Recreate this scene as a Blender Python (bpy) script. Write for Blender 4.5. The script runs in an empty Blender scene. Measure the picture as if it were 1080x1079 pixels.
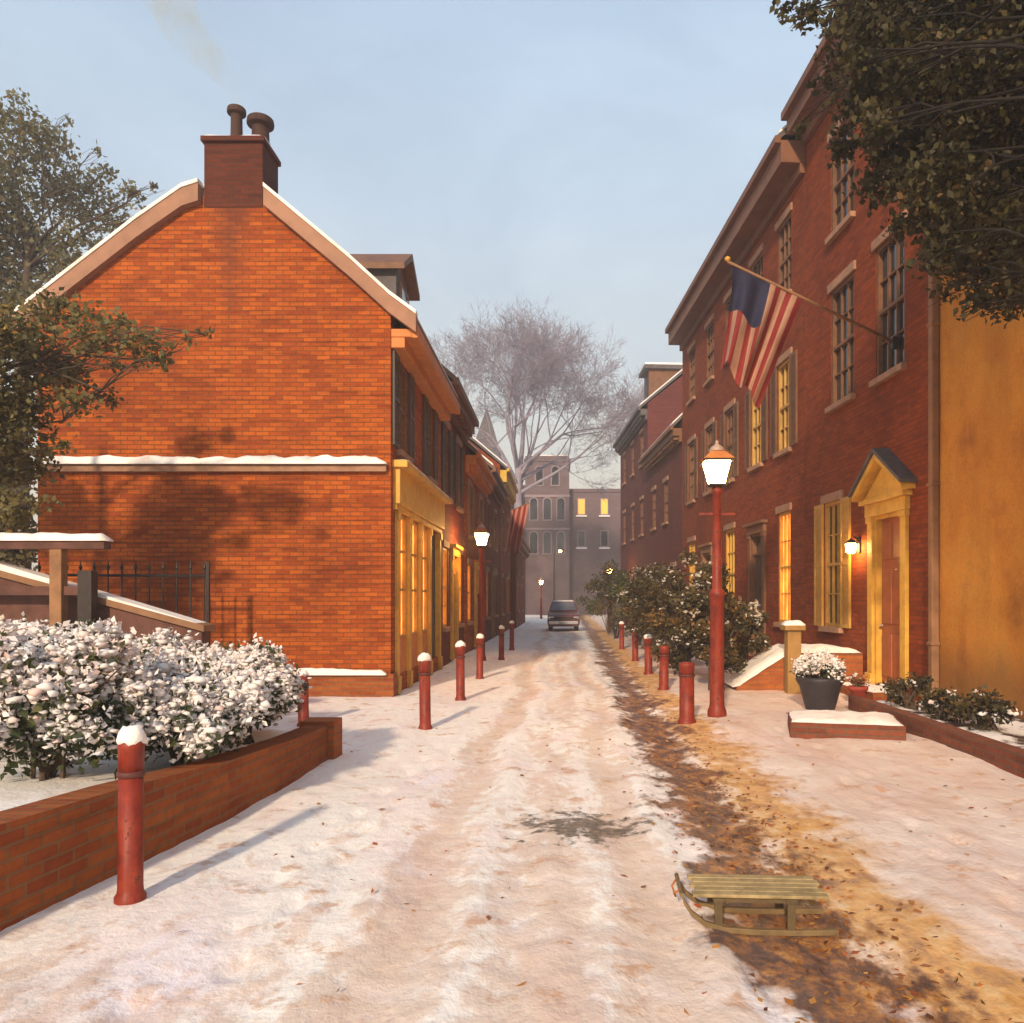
import bpy, math, random
import numpy as np
from mathutils import Matrix, Vector, noise as mnoise
random.seed(7); rng = np.random.default_rng(11)
R = math.radians; PI = math.pi
S = bpy.context.scene; COL = S.collection
EYE = 1.7

# ------------------------------------------------------------------ materials
class NT:
    def __init__(s, tree): s.t = tree; s.n = tree.nodes; s.l = tree.links
    def new(s, typ, **kw):
        n = s.n.new(typ)
        for k, v in kw.items(): setattr(n, k, v)
        return n
    def put(s, sock, v):
        if isinstance(v, bpy.types.NodeSocket): s.l.new(v, sock)
        elif v is not None:
            if isinstance(v, (tuple, list)) and len(v) == 3 and sock.type == 'RGBA': v = (*v, 1)
            sock.default_value = v
    def math(s, op, a, b=None, clamp=False):
        n = s.new('ShaderNodeMath', operation=op, use_clamp=clamp); s.put(n.inputs[0], a); s.put(n.inputs[1], b); return n.outputs[0]
    def mix(s, f, a, b, mode='MIX'):
        n = s.new('ShaderNodeMix', data_type='RGBA', blend_type=mode)
        s.put(n.inputs[0], f); s.put(n.inputs[6], a); s.put(n.inputs[7], b); return n.outputs[2]
    def ramp(s, f, stops):
        n = s.new('ShaderNodeValToRGB'); e = n.color_ramp.elements
        while len(e) < len(stops): e.new(0.5)
        for el, (p, c) in zip(e, stops):
            el.position = p
            if not isinstance(c, (tuple, list)): c = (c, c, c)
            el.color = (*c, 1) if len(c) == 3 else c
        s.put(n.inputs[0], f); return n.outputs[0]
    def noise(s, scale, detail=4, rough=.55, vec=None, dist=0):
        n = s.new('ShaderNodeTexNoise'); n.inputs['Scale'].default_value = scale; n.inputs['Detail'].default_value = detail
        n.inputs['Roughness'].default_value = rough; n.inputs['Distortion'].default_value = dist
        if vec is not None: s.l.new(vec, n.inputs['Vector'])
        return n.outputs[0]
    def vmap(s, vec, scale=(1, 1, 1), loc=(0, 0, 0)):
        n = s.new('ShaderNodeMapping'); s.l.new(vec, n.inputs[0]); n.inputs['Scale'].default_value = scale; n.inputs['Location'].default_value = loc
        return n.outputs[0]
    def pos(s): return s.new('ShaderNodeNewGeometry').outputs['Position']
    def uv(s): return s.new('ShaderNodeTexCoord').outputs['UV']
    def bump(s, h, strength=.4, dist=.02):
        n = s.new('ShaderNodeBump'); n.inputs['Strength'].default_value = strength; n.inputs['Distance'].default_value = dist
        s.put(n.inputs['Height'], h); return n.outputs[0]

def mat(name):
    m = bpy.data.materials.new(name); m.use_nodes = True
    t = NT(m.node_tree); b = m.node_tree.nodes['Principled BSDF']
    b.inputs['Specular IOR Level'].default_value = .3
    return m, t, b

def plain(name, c, rough=.7, var=.25, scale=6, metal=0, bump=.15, c2=None, spec=.3):
    m, t, b = mat(name); p = t.pos()
    n = t.noise(scale, 5, .6, p); n2 = t.noise(scale*.18, 3, .5, p)
    f = t.math('ADD', t.math('MULTIPLY', n, .6), t.math('MULTIPLY', n2, .4))
    lo = c2 or tuple(x*(1-var) for x in c); hi = tuple(min(1, x*(1+var*.8)) for x in c)
    t.put(b.inputs['Base Color'], t.ramp(f, [(.35, lo), (.5, c), (.65, hi)]))
    b.inputs['Roughness'].default_value = rough; b.inputs['Metallic'].default_value = metal; b.inputs['Specular IOR Level'].default_value = spec
    if bump: t.put(b.inputs['Normal'], t.bump(t.noise(scale*6, 4, .6, p), bump, .01))
    return m

def brick(name, c1, c2, mortar, rough=.85, size=(.23, .076), msize=.009, blot=.45, rowmix=.55):
    m, t, b = mat(name); uv = t.uv(); p = t.pos()
    wob = t.new('ShaderNodeVectorMath', operation='MULTIPLY_ADD')
    nz = t.new('ShaderNodeTexNoise'); nz.inputs['Scale'].default_value = 3.0; t.l.new(uv, nz.inputs['Vector'])
    t.l.new(nz.outputs['Color'], wob.inputs[0]); wob.inputs[1].default_value = (.012, .012, 0); t.l.new(uv, wob.inputs[2])
    br = t.new('ShaderNodeTexBrick'); t.l.new(wob.outputs[0], br.inputs['Vector'])
    br.inputs['Scale'].default_value = 1; br.inputs['Brick Width'].default_value = size[0]; br.inputs['Row Height'].default_value = size[1]
    br.inputs['Mortar Size'].default_value = msize; br.inputs['Mortar Smooth'].default_value = .3; br.inputs['Bias'].default_value = 0
    br.inputs['Color1'].default_value = (*c1, 1); br.inputs['Color2'].default_value = (*c2, 1); br.inputs['Mortar'].default_value = (*mortar, 1)
    big = t.noise(.55, 5, .6, p); fine = t.noise(16, 4, .6, p)
    rows = t.noise(2.2, 3, .6, t.vmap(uv, (.35, 5.5, 1)))
    c = t.mix(rowmix, br.outputs['Color'], t.ramp(rows, [(.3, (.45, .42, .4)), (.5, (1, 1, 1)), (.7, (1.0, 1.0, .95))]), 'MULTIPLY')
    c = t.mix(blot, c, t.ramp(big, [(.32, (.42, .36, .36)), (.5, (.95, .95, .95)), (.68, (1.0, 1.0, .9))]), 'MULTIPLY')
    c = t.mix(.35, c, t.ramp(fine, [(.3, (.45, .45, .45)), (.6, (1, 1, 1))]), 'MULTIPLY')
    t.put(b.inputs['Base Color'], c); b.inputs['Roughness'].default_value = rough; b.inputs['Specular IOR Level'].default_value = .2
    h = t.math('ADD', t.math('MULTIPLY', br.outputs['Fac'], -1.0), t.math('MULTIPLY', fine, .5))
    t.put(b.inputs['Normal'], t.bump(h, .55, .012))
    return m

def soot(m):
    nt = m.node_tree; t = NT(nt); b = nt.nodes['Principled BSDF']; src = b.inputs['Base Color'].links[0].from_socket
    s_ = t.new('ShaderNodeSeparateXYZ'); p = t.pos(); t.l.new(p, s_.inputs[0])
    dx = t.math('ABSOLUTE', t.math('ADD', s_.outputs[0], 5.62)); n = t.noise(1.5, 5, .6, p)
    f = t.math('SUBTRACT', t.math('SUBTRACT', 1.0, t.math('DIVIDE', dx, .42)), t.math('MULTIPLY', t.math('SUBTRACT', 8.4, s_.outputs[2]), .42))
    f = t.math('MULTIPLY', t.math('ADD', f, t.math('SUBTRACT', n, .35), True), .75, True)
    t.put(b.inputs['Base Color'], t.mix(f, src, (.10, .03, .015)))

def emis(name, c, strength, var=False):
    m, t, b = mat(name)
    b.inputs['Base Color'].default_value = (*c, 1)
    if var:
        n = t.noise(3.0, 3, .6, t.vmap(t.pos(), (1, 1, .6)))
        col = t.ramp(n, [(.3, tuple(x*.15 for x in c)), (.5, tuple(x*.6 for x in c)), (.7, c)])
        t.put(b.inputs['Emission Color'], col)
    else: b.inputs['Emission Color'].default_value = (*c, 1)
    b.inputs['Emission Strength'].default_value = strength; b.inputs['Roughness'].default_value = .15
    return m

def leafmat(name, stops, transl=.3):
    m, t, b = mat(name)
    a = t.new('ShaderNodeAttribute', attribute_name='rnd')
    c = t.ramp(a.outputs['Fac'], stops)
    t.put(b.inputs['Base Color'], c); b.inputs['Roughness'].default_value = .6
    tr = t.new('ShaderNodeBsdfTranslucent'); t.put(tr.inputs[0], c)
    mx = t.new('ShaderNodeMixShader'); mx.inputs[0].default_value = transl
    t.l.new(b.outputs[0], mx.inputs[1]); t.l.new(tr.outputs[0], mx.inputs[2])
    t.l.new(mx.outputs[0], m.node_tree.nodes['Material Output'].inputs[0])
    return m

def snowmat(name, c=(.84, .82, .82), dirt=(.62, .50, .42), amount=.5):
    m, t, b = mat(name); p = t.pos()
    n = t.noise(2.4, 6, .65, p); f = t.noise(40, 4, .65, p)
    t.put(b.inputs['Base Color'], t.mix(t.math('MULTIPLY', t.ramp(n, [(.5, 0.0), (.72, 1.0)]), amount), c, dirt))
    b.inputs['Roughness'].default_value = .75
    t.put(b.inputs['Normal'], t.bump(t.math('ADD', t.noise(9, 5, .6, p), t.math('MULTIPLY', f, .4)), .5, .03))
    return m

M = {}
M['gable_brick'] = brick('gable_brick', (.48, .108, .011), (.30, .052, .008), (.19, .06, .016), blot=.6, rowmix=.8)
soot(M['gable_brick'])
M['red_brick'] = brick('red_brick', (.30, .054, .007), (.20, .032, .006), (.15, .045, .016))
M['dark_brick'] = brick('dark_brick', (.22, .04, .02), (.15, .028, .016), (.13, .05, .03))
M['plum_brick'] = brick('plum_brick', (.17, .036, .026), (.12, .028, .024), (.12, .05, .05))
M['chimney_brick'] = brick('chimney_brick', (.13, .028, .012), (.085, .02, .012), (.08, .035, .02))
M['garden_brick'] = brick('garden_brick', (.36, .10, .022), (.26, .055, .016), (.24, .11, .05), msize=.011)
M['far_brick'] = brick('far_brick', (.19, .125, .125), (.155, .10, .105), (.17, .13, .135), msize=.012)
M['orange_brick'] = brick('orange_brick', (.44, .13, .03), (.36, .09, .025), (.28, .13, .06))
M['step_brick'] = brick('step_brick', (.24, .07, .035), (.17, .05, .03), (.15, .09, .06))
M['stucco'] = plain('ochre_stucco', (.56, .235, .030), .85, .32, 1.4, bump=.35, c2=(.36, .13, .022))
def stucco():
    m, t, b = mat('ochre_stucco'); p = t.pos(); n = t.noise(1.1, 6, .62, p); st = t.noise(1.6, 5, .6, t.vmap(p, (1.0, 1.0, .35))); f = t.noise(30, 5, .65, p)
    c = t.ramp(n, [(.3, (.34, .12, .02)), (.48, (.54, .21, .026)), (.62, (.58, .25, .034)), (.75, (.46, .2, .04))])
    c = t.mix(.6, c, t.ramp(st, [(.34, (.7, .66, .62)), (.55, (1, 1, 1))]), 'MULTIPLY'); c = t.mix(.4, c, t.ramp(f, [(.3, (.5, .5, .5)), (.6, (1, 1, 1))]), 'MULTIPLY')
    s_ = t.new('ShaderNodeSeparateXYZ'); t.l.new(p, s_.inputs[0])
    base = t.math('MULTIPLY', t.math('SUBTRACT', t.math('ADD', .55, t.math('MULTIPLY', n, 1.2)), s_.outputs[2]), 1.6, True)
    c = t.mix(t.math('MULTIPLY', base, .6), c, (.16, .075, .03))
    t.put(b.inputs['Base Color'], c); b.inputs['Roughness'].default_value = .9
    t.put(b.inputs['Normal'], t.bump(t.math('ADD', t.math('MULTIPLY', f, .7), t.noise(7, 5, .6, p)), .5, .02)); return m
M['stucco'] = stucco()
M['slate'] = plain('slate', (.10, .085, .085), .7, .35, 5)
M['brown_roof'] = plain('brown_roof', (.15, .09, .06), .8, .3, 5)
M['verge'] = plain('verge_board', (.31, .16, .10), .7, .2, 4)
M['eave_brown'] = plain('eave_brown', (.17, .07, .035), .65, .25, 4)
M['dim_brown'] = plain('dim_brown', (.15, .068, .032), .65, .3, 5)
M['orange_wood'] = plain('orange_wood', (.50, .17, .04), .6, .25, 5)
M['brown_wood'] = plain('brown_wood', (.17, .075, .035), .6, .3, 5)
M['pale_brown'] = plain('pale_brown', (.25, .125, .06), .65, .25, 5)
M['ochre_wood'] = plain('ochre_wood', (.48, .27, .06), .55, .25, 5)
M['gold_wood'] = plain('gold_wood', (.60, .33, .05), .55, .25, 5)
M['dark_shutter'] = plain('dark_shutter', (.085, .055, .04), .55, .3, 6)
M['brown_shutter'] = plain('brown_shutter', (.20, .10, .05), .55, .3, 6)
M['door_red'] = plain('door_red', (.34, .095, .03), .5, .3, 4)
M['sill'] = plain('sill_stone', (.33, .18, .11), .8, .25, 8)
def worn_paint():
    m, t, b = mat('worn_red_paint'); p = t.pos(); n = t.noise(5, 6, .65, p); f = t.noise(34, 5, .7, p); st = t.noise(3, 4, .6, t.vmap(p, (14, 14, .8)))
    c = t.ramp(n, [(.32, (.13, .018, .010)), (.5, (.235, .028, .013)), (.68, (.30, .045, .02))])
    c = t.mix(.4, c, t.ramp(st, [(.35, (.4, .35, .35)), (.6, (1, 1, 1))]), 'MULTIPLY')
    chip = t.ramp(t.math('ADD', t.math('MULTIPLY', f, .6), t.math('MULTIPLY', n, .4)), [(.57, 0.0), (.60, 1.0)])
    c = t.mix(t.math('MULTIPLY', chip, .85), c, (.07, .035, .025)); t.put(b.inputs['Base Color'], c)
    t.put(b.inputs['Roughness'], t.math('ADD', .5, t.math('MULTIPLY', chip, .35))); t.put(b.inputs['Normal'], t.bump(t.math('ADD', t.math('MULTIPLY', chip, -1), t.math('MULTIPLY', f, .5)), .4, .006)); return m
M['red_paint'] = worn_paint()
M['dark_band'] = plain('dark_band', (.10, .03, .025), .6, .3, 9)
M['iron'] = plain('iron', (.035, .025, .022), .5, .3, 12, metal=.3)
M['old_wood'] = plain('old_wood', (.12, .05, .035), .8, .35, 6, bump=.4)
M['post_wood'] = plain('post_wood', (.26, .13, .06), .8, .3, 6, bump=.4)
M['pot_clay'] = plain('chimney_pot', (.055, .025, .018), .8, .3, 8)
M['dark_pot'] = plain('dark_pot', (.035, .03, .035), .5, .3, 7)
M['red_pot'] = plain('red_pot', (.33, .05, .03), .6, .3, 7)
M['stone_post'] = plain('stone_post', (.30, .17, .055), .8, .25, 6)
M['grey_metal'] = plain('lamp_cap', (.38, .26, .20), .5, .25, 8)
M['bark'] = plain('bark', (.075, .05, .035), .9, .4, 8, bump=.6)
M['dark_bark'] = plain('dark_bark', (.016, .012, .009), .95, .4, 9, bump=.6)
M['grey_bark'] = plain('grey_bark', (.29, .25, .30), .9, .3, 3, bump=.3)
M['sled_wood'] = plain('sled_wood', (.17, .11, .05), .6, .35, 12, bump=.3)
M['sled_pale'] = plain('sled_pale', (.34, .245, .115), .65, .45, 14, bump=.3)
M['sled_dark'] = plain('sled_dark', (.10, .066, .03), .6, .3, 12, bump=.3)
M['car_paint'] = plain('car_paint', (.11, .028, .03), .3, .2, 3, bump=0, spec=.5)
M['rubber'] = plain('rubber', (.02, .02, .02), .8, .2, 9)
M['chrome'] = plain('chrome', (.5, .5, .52), .3, .1, 5, metal=.8, bump=0)
M['pale_stone'] = plain('pale_stone', (.42, .40, .36), .8, .2, 2)
M['lavender_stone'] = plain('lavender_stone', (.27, .20, .215), .8, .2, 2)
M['soil'] = plain('soil', (.07, .04, .03), .95, .4, 9, bump=.6)
M['flag_red'] = plain('flag_red', (.20, .020, .018), .8, .15, 4)
M['flag_white'] = plain('flag_white', (.36, .20, .14), .8, .2, 4)
M['flag_blue'] = plain('flag_blue', (.020, .020, .05), .8, .2, 4)
M['flag_pink'] = plain('flag_pink', (.40, .17, .13), .8, .2, 4)
M['flag_gold'] = plain('flag_gold', (.55, .33, .05), .8, .2, 4)
M['snow'] = snowmat('snow')
M['snow_warm'] = snowmat('snow_on_ledge', (.84, .80, .76), (.62, .47, .38), .7)
M['snow_bush'] = leafmat('snow_on_leaves', [(0, (.86, .84, .84)), (.45, (.85, .80, .77)), (.7, (.82, .68, .64)), (.88, (.74, .55, .50)), (1, (.60, .50, .36))], .2)
M['snow_shrub'] = leafmat('snow_clumps', [(0, (.60, .57, .52)), (.5, (.50, .46, .40)), (1, (.46, .34, .22))], .12)
M['leaf_bush'] = leafmat('bush_leaf', [(0, (.035, .05, .025)), (.5, (.07, .085, .03)), (.8, (.13, .12, .04)), (1, (.10, .12, .11))])
M['leaf_left'] = leafmat('oak_leaf', [(0, (.08, .07, .026)), (.35, (.14, .115, .04)), (.6, (.23, .18, .06)), (.78, (.16, .18, .09)), (.88, (.36, .16, .03)), (1, (.50, .34, .08))], .45)
M['leaf_back'] = leafmat('far_oak_leaf', [(0, (.10, .09, .045)), (.4, (.17, .145, .065)), (.7, (.24, .21, .10)), (.9, (.19, .21, .13)), (1, (.34, .18, .06))], .5)
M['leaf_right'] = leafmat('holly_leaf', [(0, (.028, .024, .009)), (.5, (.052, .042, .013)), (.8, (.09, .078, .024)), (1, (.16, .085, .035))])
M['leaf_shrub'] = leafmat('shrub_leaf', [(0, (.04, .03, .02)), (.4, (.07, .06, .025)), (.7, (.13, .09, .03)), (.9, (.25, .11, .03)), (1, (.34, .18, .05))])
M['leaf_green'] = leafmat('green_leaf', [(0, (.05, .06, .02)), (.6, (.09, .10, .03)), (1, (.22, .17, .04))])
M['leaf_litter'] = leafmat('fallen_leaf', [(0, (.10, .035, .015)), (.4, (.30, .10, .02)), (.7, (.42, .20, .04)), (1, (.30, .045, .02))], .1)
M['lamp_glass'] = emis('lit_lamp_glass', (1, .56, .17), 130)
M['far_lamp_glass'] = emis('far_lamp_glass', (1, .55, .16), 70)
M['lit_window'] = emis('lit_window', (1, .40, .055), 2.5, True)
M['lit_far'] = emis('lit_far_window', (1, .42, .07), .62)
def glass(name, c):
    m, t, b = mat(name)
    n = t.noise(1.3, 3, .5, t.pos())
    t.put(b.inputs['Base Color'], t.ramp(n, [(.35, tuple(x*.5 for x in c)), (.65, c)]))
    b.inputs['Roughness'].default_value = .08; b.inputs['Specular IOR Level'].default_value = .7
    return m
M['glass'] = glass('window_glass', (.035, .035, .04))
M['car_glass'] = glass('car_glass', (.10, .10, .12))

# ------------------------------------------------------------------ mesh helpers
def tag(o, label=None, cat=None, group=None, kind=None):
    if label: o['label'] = label
    if cat: o['category'] = cat
    if group: o['group'] = group
    if kind: o['kind'] = kind
    return o

def thing(name, label, cat, loc=(0, 0, 0), rz=0, group=None):
    o = bpy.data.objects.new(name, None); COL.objects.link(o)
    o.location = loc; o.rotation_euler = (0, 0, rz); o.empty_display_size = .2
    return tag(o, label, cat, group)

def uvs(me):
    """box projected UVs in metres"""
    n = len(me.loops)
    if not n: return
    co = np.empty(len(me.vertices)*3); me.vertices.foreach_get('co', co); co = co.reshape(-1, 3)
    vi = np.empty(n, int); me.loops.foreach_get('vertex_index', vi)
    nf = len(me.polygons)
    nr = np.empty(nf*3); me.polygons.foreach_get('normal', nr); nr = nr.reshape(-1, 3)
    tot = np.empty(nf, int); me.polygons.foreach_get('loop_total', tot)
    N = np.repeat(nr, tot, axis=0); P = co[vi]
    h = np.hypot(N[:, 0], N[:, 1]) + 1e-9
    T = np.stack([-N[:, 1]/h, N[:, 0]/h], 1)
    flat = np.abs(N[:, 2]) > .75
    U = np.where(flat, P[:, 0], P[:, 0]*T[:, 0] + P[:, 1]*T[:, 1]); V = np.where(flat, P[:, 1], P[:, 2])
    l = me.uv_layers.new(name='UVMap')
    l.data.foreach_set('uv', np.stack([U, V], 1).ravel())

class MB:
    def __init__(s): s.v = []; s.f = []; s.mi = []
    def add(s, vs, fs, mi=0):
        b = len(s.v); s.v += [tuple(v) for v in vs]; s.f += [tuple(i+b for i in f) for f in fs]; s.mi += [mi]*len(fs); return s
    def box(s, x0, x1, y0, y1, z0, z1, mi=0, mtx=None):
        vs = [Vector(p) for p in ((x0,y0,z0),(x1,y0,z0),(x1,y1,z0),(x0,y1,z0),(x0,y0,z1),(x1,y0,z1),(x1,y1,z1),(x0,y1,z1))]
        if mtx is not None: vs = [mtx @ v for v in vs]
        return s.add(vs, [(3,2,1,0),(4,5,6,7),(0,1,5,4),(1,2,6,5),(2,3,7,6),(3,0,4,7)], mi)
    def quad(s, a, b, c, d, mi=0): return s.add([a, b, c, d], [(0, 1, 2, 3)], mi)
    def prism_y(s, poly, y0, y1, mi=0):
        """poly of (x,z) extruded along y"""
        n = len(poly); vs = [(x, y0, z) for x, z in poly] + [(x, y1, z) for x, z in poly]
        fs = [tuple(range(n)), tuple(reversed(range(n, 2*n)))] + [(i, i+n, (i+1) % n+n, (i+1) % n) for i in range(n)]
        return s.add(vs, fs, mi)
    def prism_x(s, poly, x0, x1, mi=0):
        """poly of (y,z) extruded along x"""
        n = len(poly); vs = [(x0, y, z) for y, z in poly] + [(x1, y, z) for y, z in poly]
        fs = [tuple(reversed(range(n))), tuple(range(n, 2*n))] + [((i+1) % n, (i+1) % n+n, i+n, i) for i in range(n)]
        return s.add(vs, fs, mi)
    def lathe(s, prof, n=16, c=(0, 0), mi=0, phase=0):
        """prof of (r,z) round the vertical through c"""
        vs = []; fs = []
        for r, z in prof:
            for k in range(n):
                a = 2*PI*k/n+phase; vs.append((c[0]+r*math.cos(a), c[1]+r*math.sin(a), z))
        for i in range(len(prof)-1):
            for k in range(n): fs.append((i*n+k, i*n+(k+1) % n, (i+1)*n+(k+1) % n, (i+1)*n+k))
        fs.append(tuple(reversed(range(n)))); b = (len(prof)-1)*n; fs.append(tuple(range(b, b+n)))
        return s.add(vs, fs, mi)
    def tube(s, pts, rad, n=6, mi=0):
        pts = [Vector(p) for p in pts]
        if not isinstance(rad, (list, tuple)): rad = [rad]*len(pts)
        vs = []; fs = []; up = Vector((.13, .31, .94))
        for i, p in enumerate(pts):
            d = (pts[min(i+1, len(pts)-1)]-pts[max(i-1, 0)]).normalized()
            a = d.cross(up)
            if a.length < .15: a = d.cross(Vector((1, 0, 0)))
            a.normalize(); b = d.cross(a)
            for k in range(n):
                t = 2*PI*k/n; vs.append(p+(a*math.cos(t)+b*math.sin(t))*rad[i])
        for i in range(len(pts)-1):
            for k in range(n): fs.append((i*n+k, i*n+(k+1) % n, (i+1)*n+(k+1) % n, (i+1)*n+k))
        fs.append(tuple(reversed(range(n)))); b = (len(pts)-1)*n; fs.append(tuple(range(b, b+n)))
        return s.add(vs, fs, mi)
    def build(s, name, mats, parent=None, smooth=False, bevel=0, label=None):
        me = bpy.data.meshes.new(name); me.from_pydata(s.v, [], s.f); me.update()
        if not isinstance(mats, (list, tuple)): mats = [mats]
        for m in mats: me.materials.append(M[m] if isinstance(m, str) else m)
        if len(mats) > 1: me.polygons.foreach_set('material_index', s.mi)
        if smooth: me.polygons.foreach_set('use_smooth', [True]*len(me.polygons))
        uvs(me)
        o = bpy.data.objects.new(name, me); COL.objects.link(o)
        if parent is not None: o.parent = parent
        if bevel:
            md = o.modifiers.new('bevel', 'BEVEL'); md.width = bevel; md.segments = 2; md.limit_method = 'ANGLE'; md.angle_limit = R(40)
        if label: o['label'] = label
        return o

def npmesh(name, V, F, mats, parent=None, rnd=None, smooth=False):
    """V (n,3), F (m,k) arrays"""
    me = bpy.data.meshes.new(name); k = F.shape[1]
    me.vertices.add(len(V)); me.vertices.foreach_set('co', V.astype(np.float32).ravel())
    me.loops.add(F.size); me.loops.foreach_set('vertex_index', F.astype(np.int32).ravel())
    me.polygons.add(len(F)); me.polygons.foreach_set('loop_start', np.arange(0, F.size, k, dtype=np.int32))
    me.polygons.foreach_set('loop_total', np.full(len(F), k, dtype=np.int32))
    me.update(calc_edges=True); me.validate()
    if smooth: me.polygons.foreach_set('use_smooth', [True]*len(me.polygons))
    if rnd is not None:
        a = me.attributes.new('rnd', 'FLOAT', 'FACE'); a.data.foreach_set('value', rnd.astype(np.float32))
    me.materials.append(M[mats])
    o = bpy.data.objects.new(name, me); COL.objects.link(o)
    if parent is not None: o.parent = parent
    return o

LEAFV = np.array([(0, 0, 0), (-.32, .45, .06), (0, 1, -.08), (.32, .45, .06)]); LEAFF = np.array([(0, 3, 2, 1)])
import bmesh
def ico(sub):
    bm = bmesh.new(); bmesh.ops.create_icosphere(bm, subdivisions=sub, radius=1)
    v = np.array([x.co[:] for x in bm.verts]); f = np.array([[q.index for q in p.verts] for p in bm.faces]); bm.free(); return v, f
ICO1 = ico(1); ICO2 = ico(2)

def rotmats(n):
    q = rng.normal(size=(n, 4)); q /= np.linalg.norm(q, axis=1)[:, None]; w, x, y, z = q.T
    return np.stack([1-2*(y*y+z*z), 2*(x*y-z*w), 2*(x*z+y*w), 2*(x*y+z*w), 1-2*(x*x+z*z), 2*(y*z-x*w), 2*(x*z-y*w), 2*(y*z+x*w), 1-2*(x*x+y*y)], 1).reshape(-1, 3, 3)

def scatter(base, P, size, squash=None, jitter=0):
    bv, bf = base; n = len(P); k = len(bv)
    B = np.repeat(bv[None], n, 0)
    if jitter: B = B*(1+rng.normal(0, jitter, (n, k, 1)))
    V = np.einsum('nij,nkj->nki', rotmats(n), B)*np.asarray(size).reshape(-1, 1, 1)
    if squash is not None: V[:, :, 2] *= squash
    V = V+P[:, None, :]
    F = (bf[None]+np.arange(n)[:, None, None]*k).reshape(-1, bf.shape[1])
    return V.reshape(-1, 3), F

def leaves(name, P, size, mats, parent):
    n = len(P); V, F = scatter((LEAFV, LEAFF), P, size*rng.uniform(.6, 1.35, n))
    # clumped colour: neighbouring leaves share a tone
    tone = np.array([mnoise.noise(Vector(p)*1.9) for p in P])*.55+.45
    return npmesh(name, V, F, mats, parent, np.clip(tone+rng.normal(0, .17, n), 0, 1))

def lumps(name, P, size, mats, parent, squash=.7, base=None):
    base = base or ICO1; n = len(P)
    V, F = scatter(base, P, size, squash, .30)
    r = np.clip(rng.beta(1.4, 2.6, n), 0, 1)
    return npmesh(name, V, F, mats, parent, np.repeat(r, len(base[1])), True)

def clumpy(centres, n, spread=.5):
    """points scattered through the volume of (x,y,z,r) clumps, in twiglets"""
    C = np.array(centres, float); w = C[:, 3]**2.2; w /= w.sum()
    nt = max(1, n//9)
    ci = rng.choice(len(C), nt, p=w)
    d = rng.normal(size=(nt, 3)); d /= np.linalg.norm(d, axis=1)[:, None]
    T = C[ci, :3]+d*(C[ci, 3]*rng.uniform(.25, 1.0, nt)**.6)[:, None]*np.array([1, 1, .8])
    ti = rng.integers(0, nt, n)
    return T[ti]+rng.normal(0, 1, (n, 3))*(C[ci[ti], 3]*.16+.02)[:, None]

# ------------------------------------------------------------------ camera, sun, sky
cam = bpy.data.cameras.new('camera'); co = bpy.data.objects.new('camera', cam); COL.objects.link(co)
co.location = (0, 0, EYE); co.rotation_euler = (R(90), 0, 0)
cam.lens = 36*850/1080; cam.sensor_width = 36; cam.shift_x = -52/1080; cam.shift_y = 92.5/1080; cam.clip_end = 2000
S.camera = co
SUN_EL, SUN_AZ = R(25), R(13)          # azimuth measured from straight behind the camera, to the left
sd = Vector((-math.sin(SUN_AZ)*math.cos(SUN_EL), -math.cos(SUN_AZ)*math.cos(SUN_EL), math.sin(SUN_EL)))
sl = bpy.data.lights.new('sun', 'SUN'); sl.energy = 4.5; sl.angle = R(2.5); sl.color = (1, .78, .54)
so = bpy.data.objects.new('sun', sl); COL.objects.link(so); so.rotation_euler = sd.to_track_quat('Z', 'Y').to_euler()
w = bpy.data.worlds.new('World'); S.world = w; w.use_nodes = True
t = NT(w.node_tree); bg = w.node_tree.nodes['Background']
sky = t.new('ShaderNodeTexSky', sky_type='NISHITA'); sky.sun_disc = False; sky.sun_elevation = SUN_EL
sky.sun_rotation = math.atan2(sd.x, sd.y); sky.air_density = 1.0; sky.dust_density = 1.5; sky.ozone_density = 1.0
g = t.new('ShaderNodeTexCoord').outputs['Generated']
n1 = t.noise(2.6, 7, .6, t.vmap(g, (1, 1, 2.2), (.3, .1, 0)), .4)
veil = t.ramp(n1, [(.34, .72), (.66, .96)])
sep = t.new('ShaderNodeSeparateXYZ'); t.l.new(g, sep.inputs[0])
ccol = t.ramp(sep.outputs['Z'], [(0.0, (1.0, .84, .58)), (.14, (.96, .88, .70)), (.28, (.76, .83, .84)), (.44, (.62, .76, .90)), (.6, (.54, .70, .88)), (1, (.40, .54, .74))])
csc = t.new('ShaderNodeVectorMath', operation='SCALE'); t.l.new(ccol, csc.inputs[0]); csc.inputs['Scale'].default_value = 8.7
t.put(bg.inputs['Color'], t.mix(veil, sky.outputs[0], csc.outputs[0])); bg.inputs['Strength'].default_value = .11
S.view_settings.view_transform = 'Standard'; S.view_settings.look = 'None'; S.view_settings.exposure = .15; S.view_settings.gamma = 1

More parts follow.
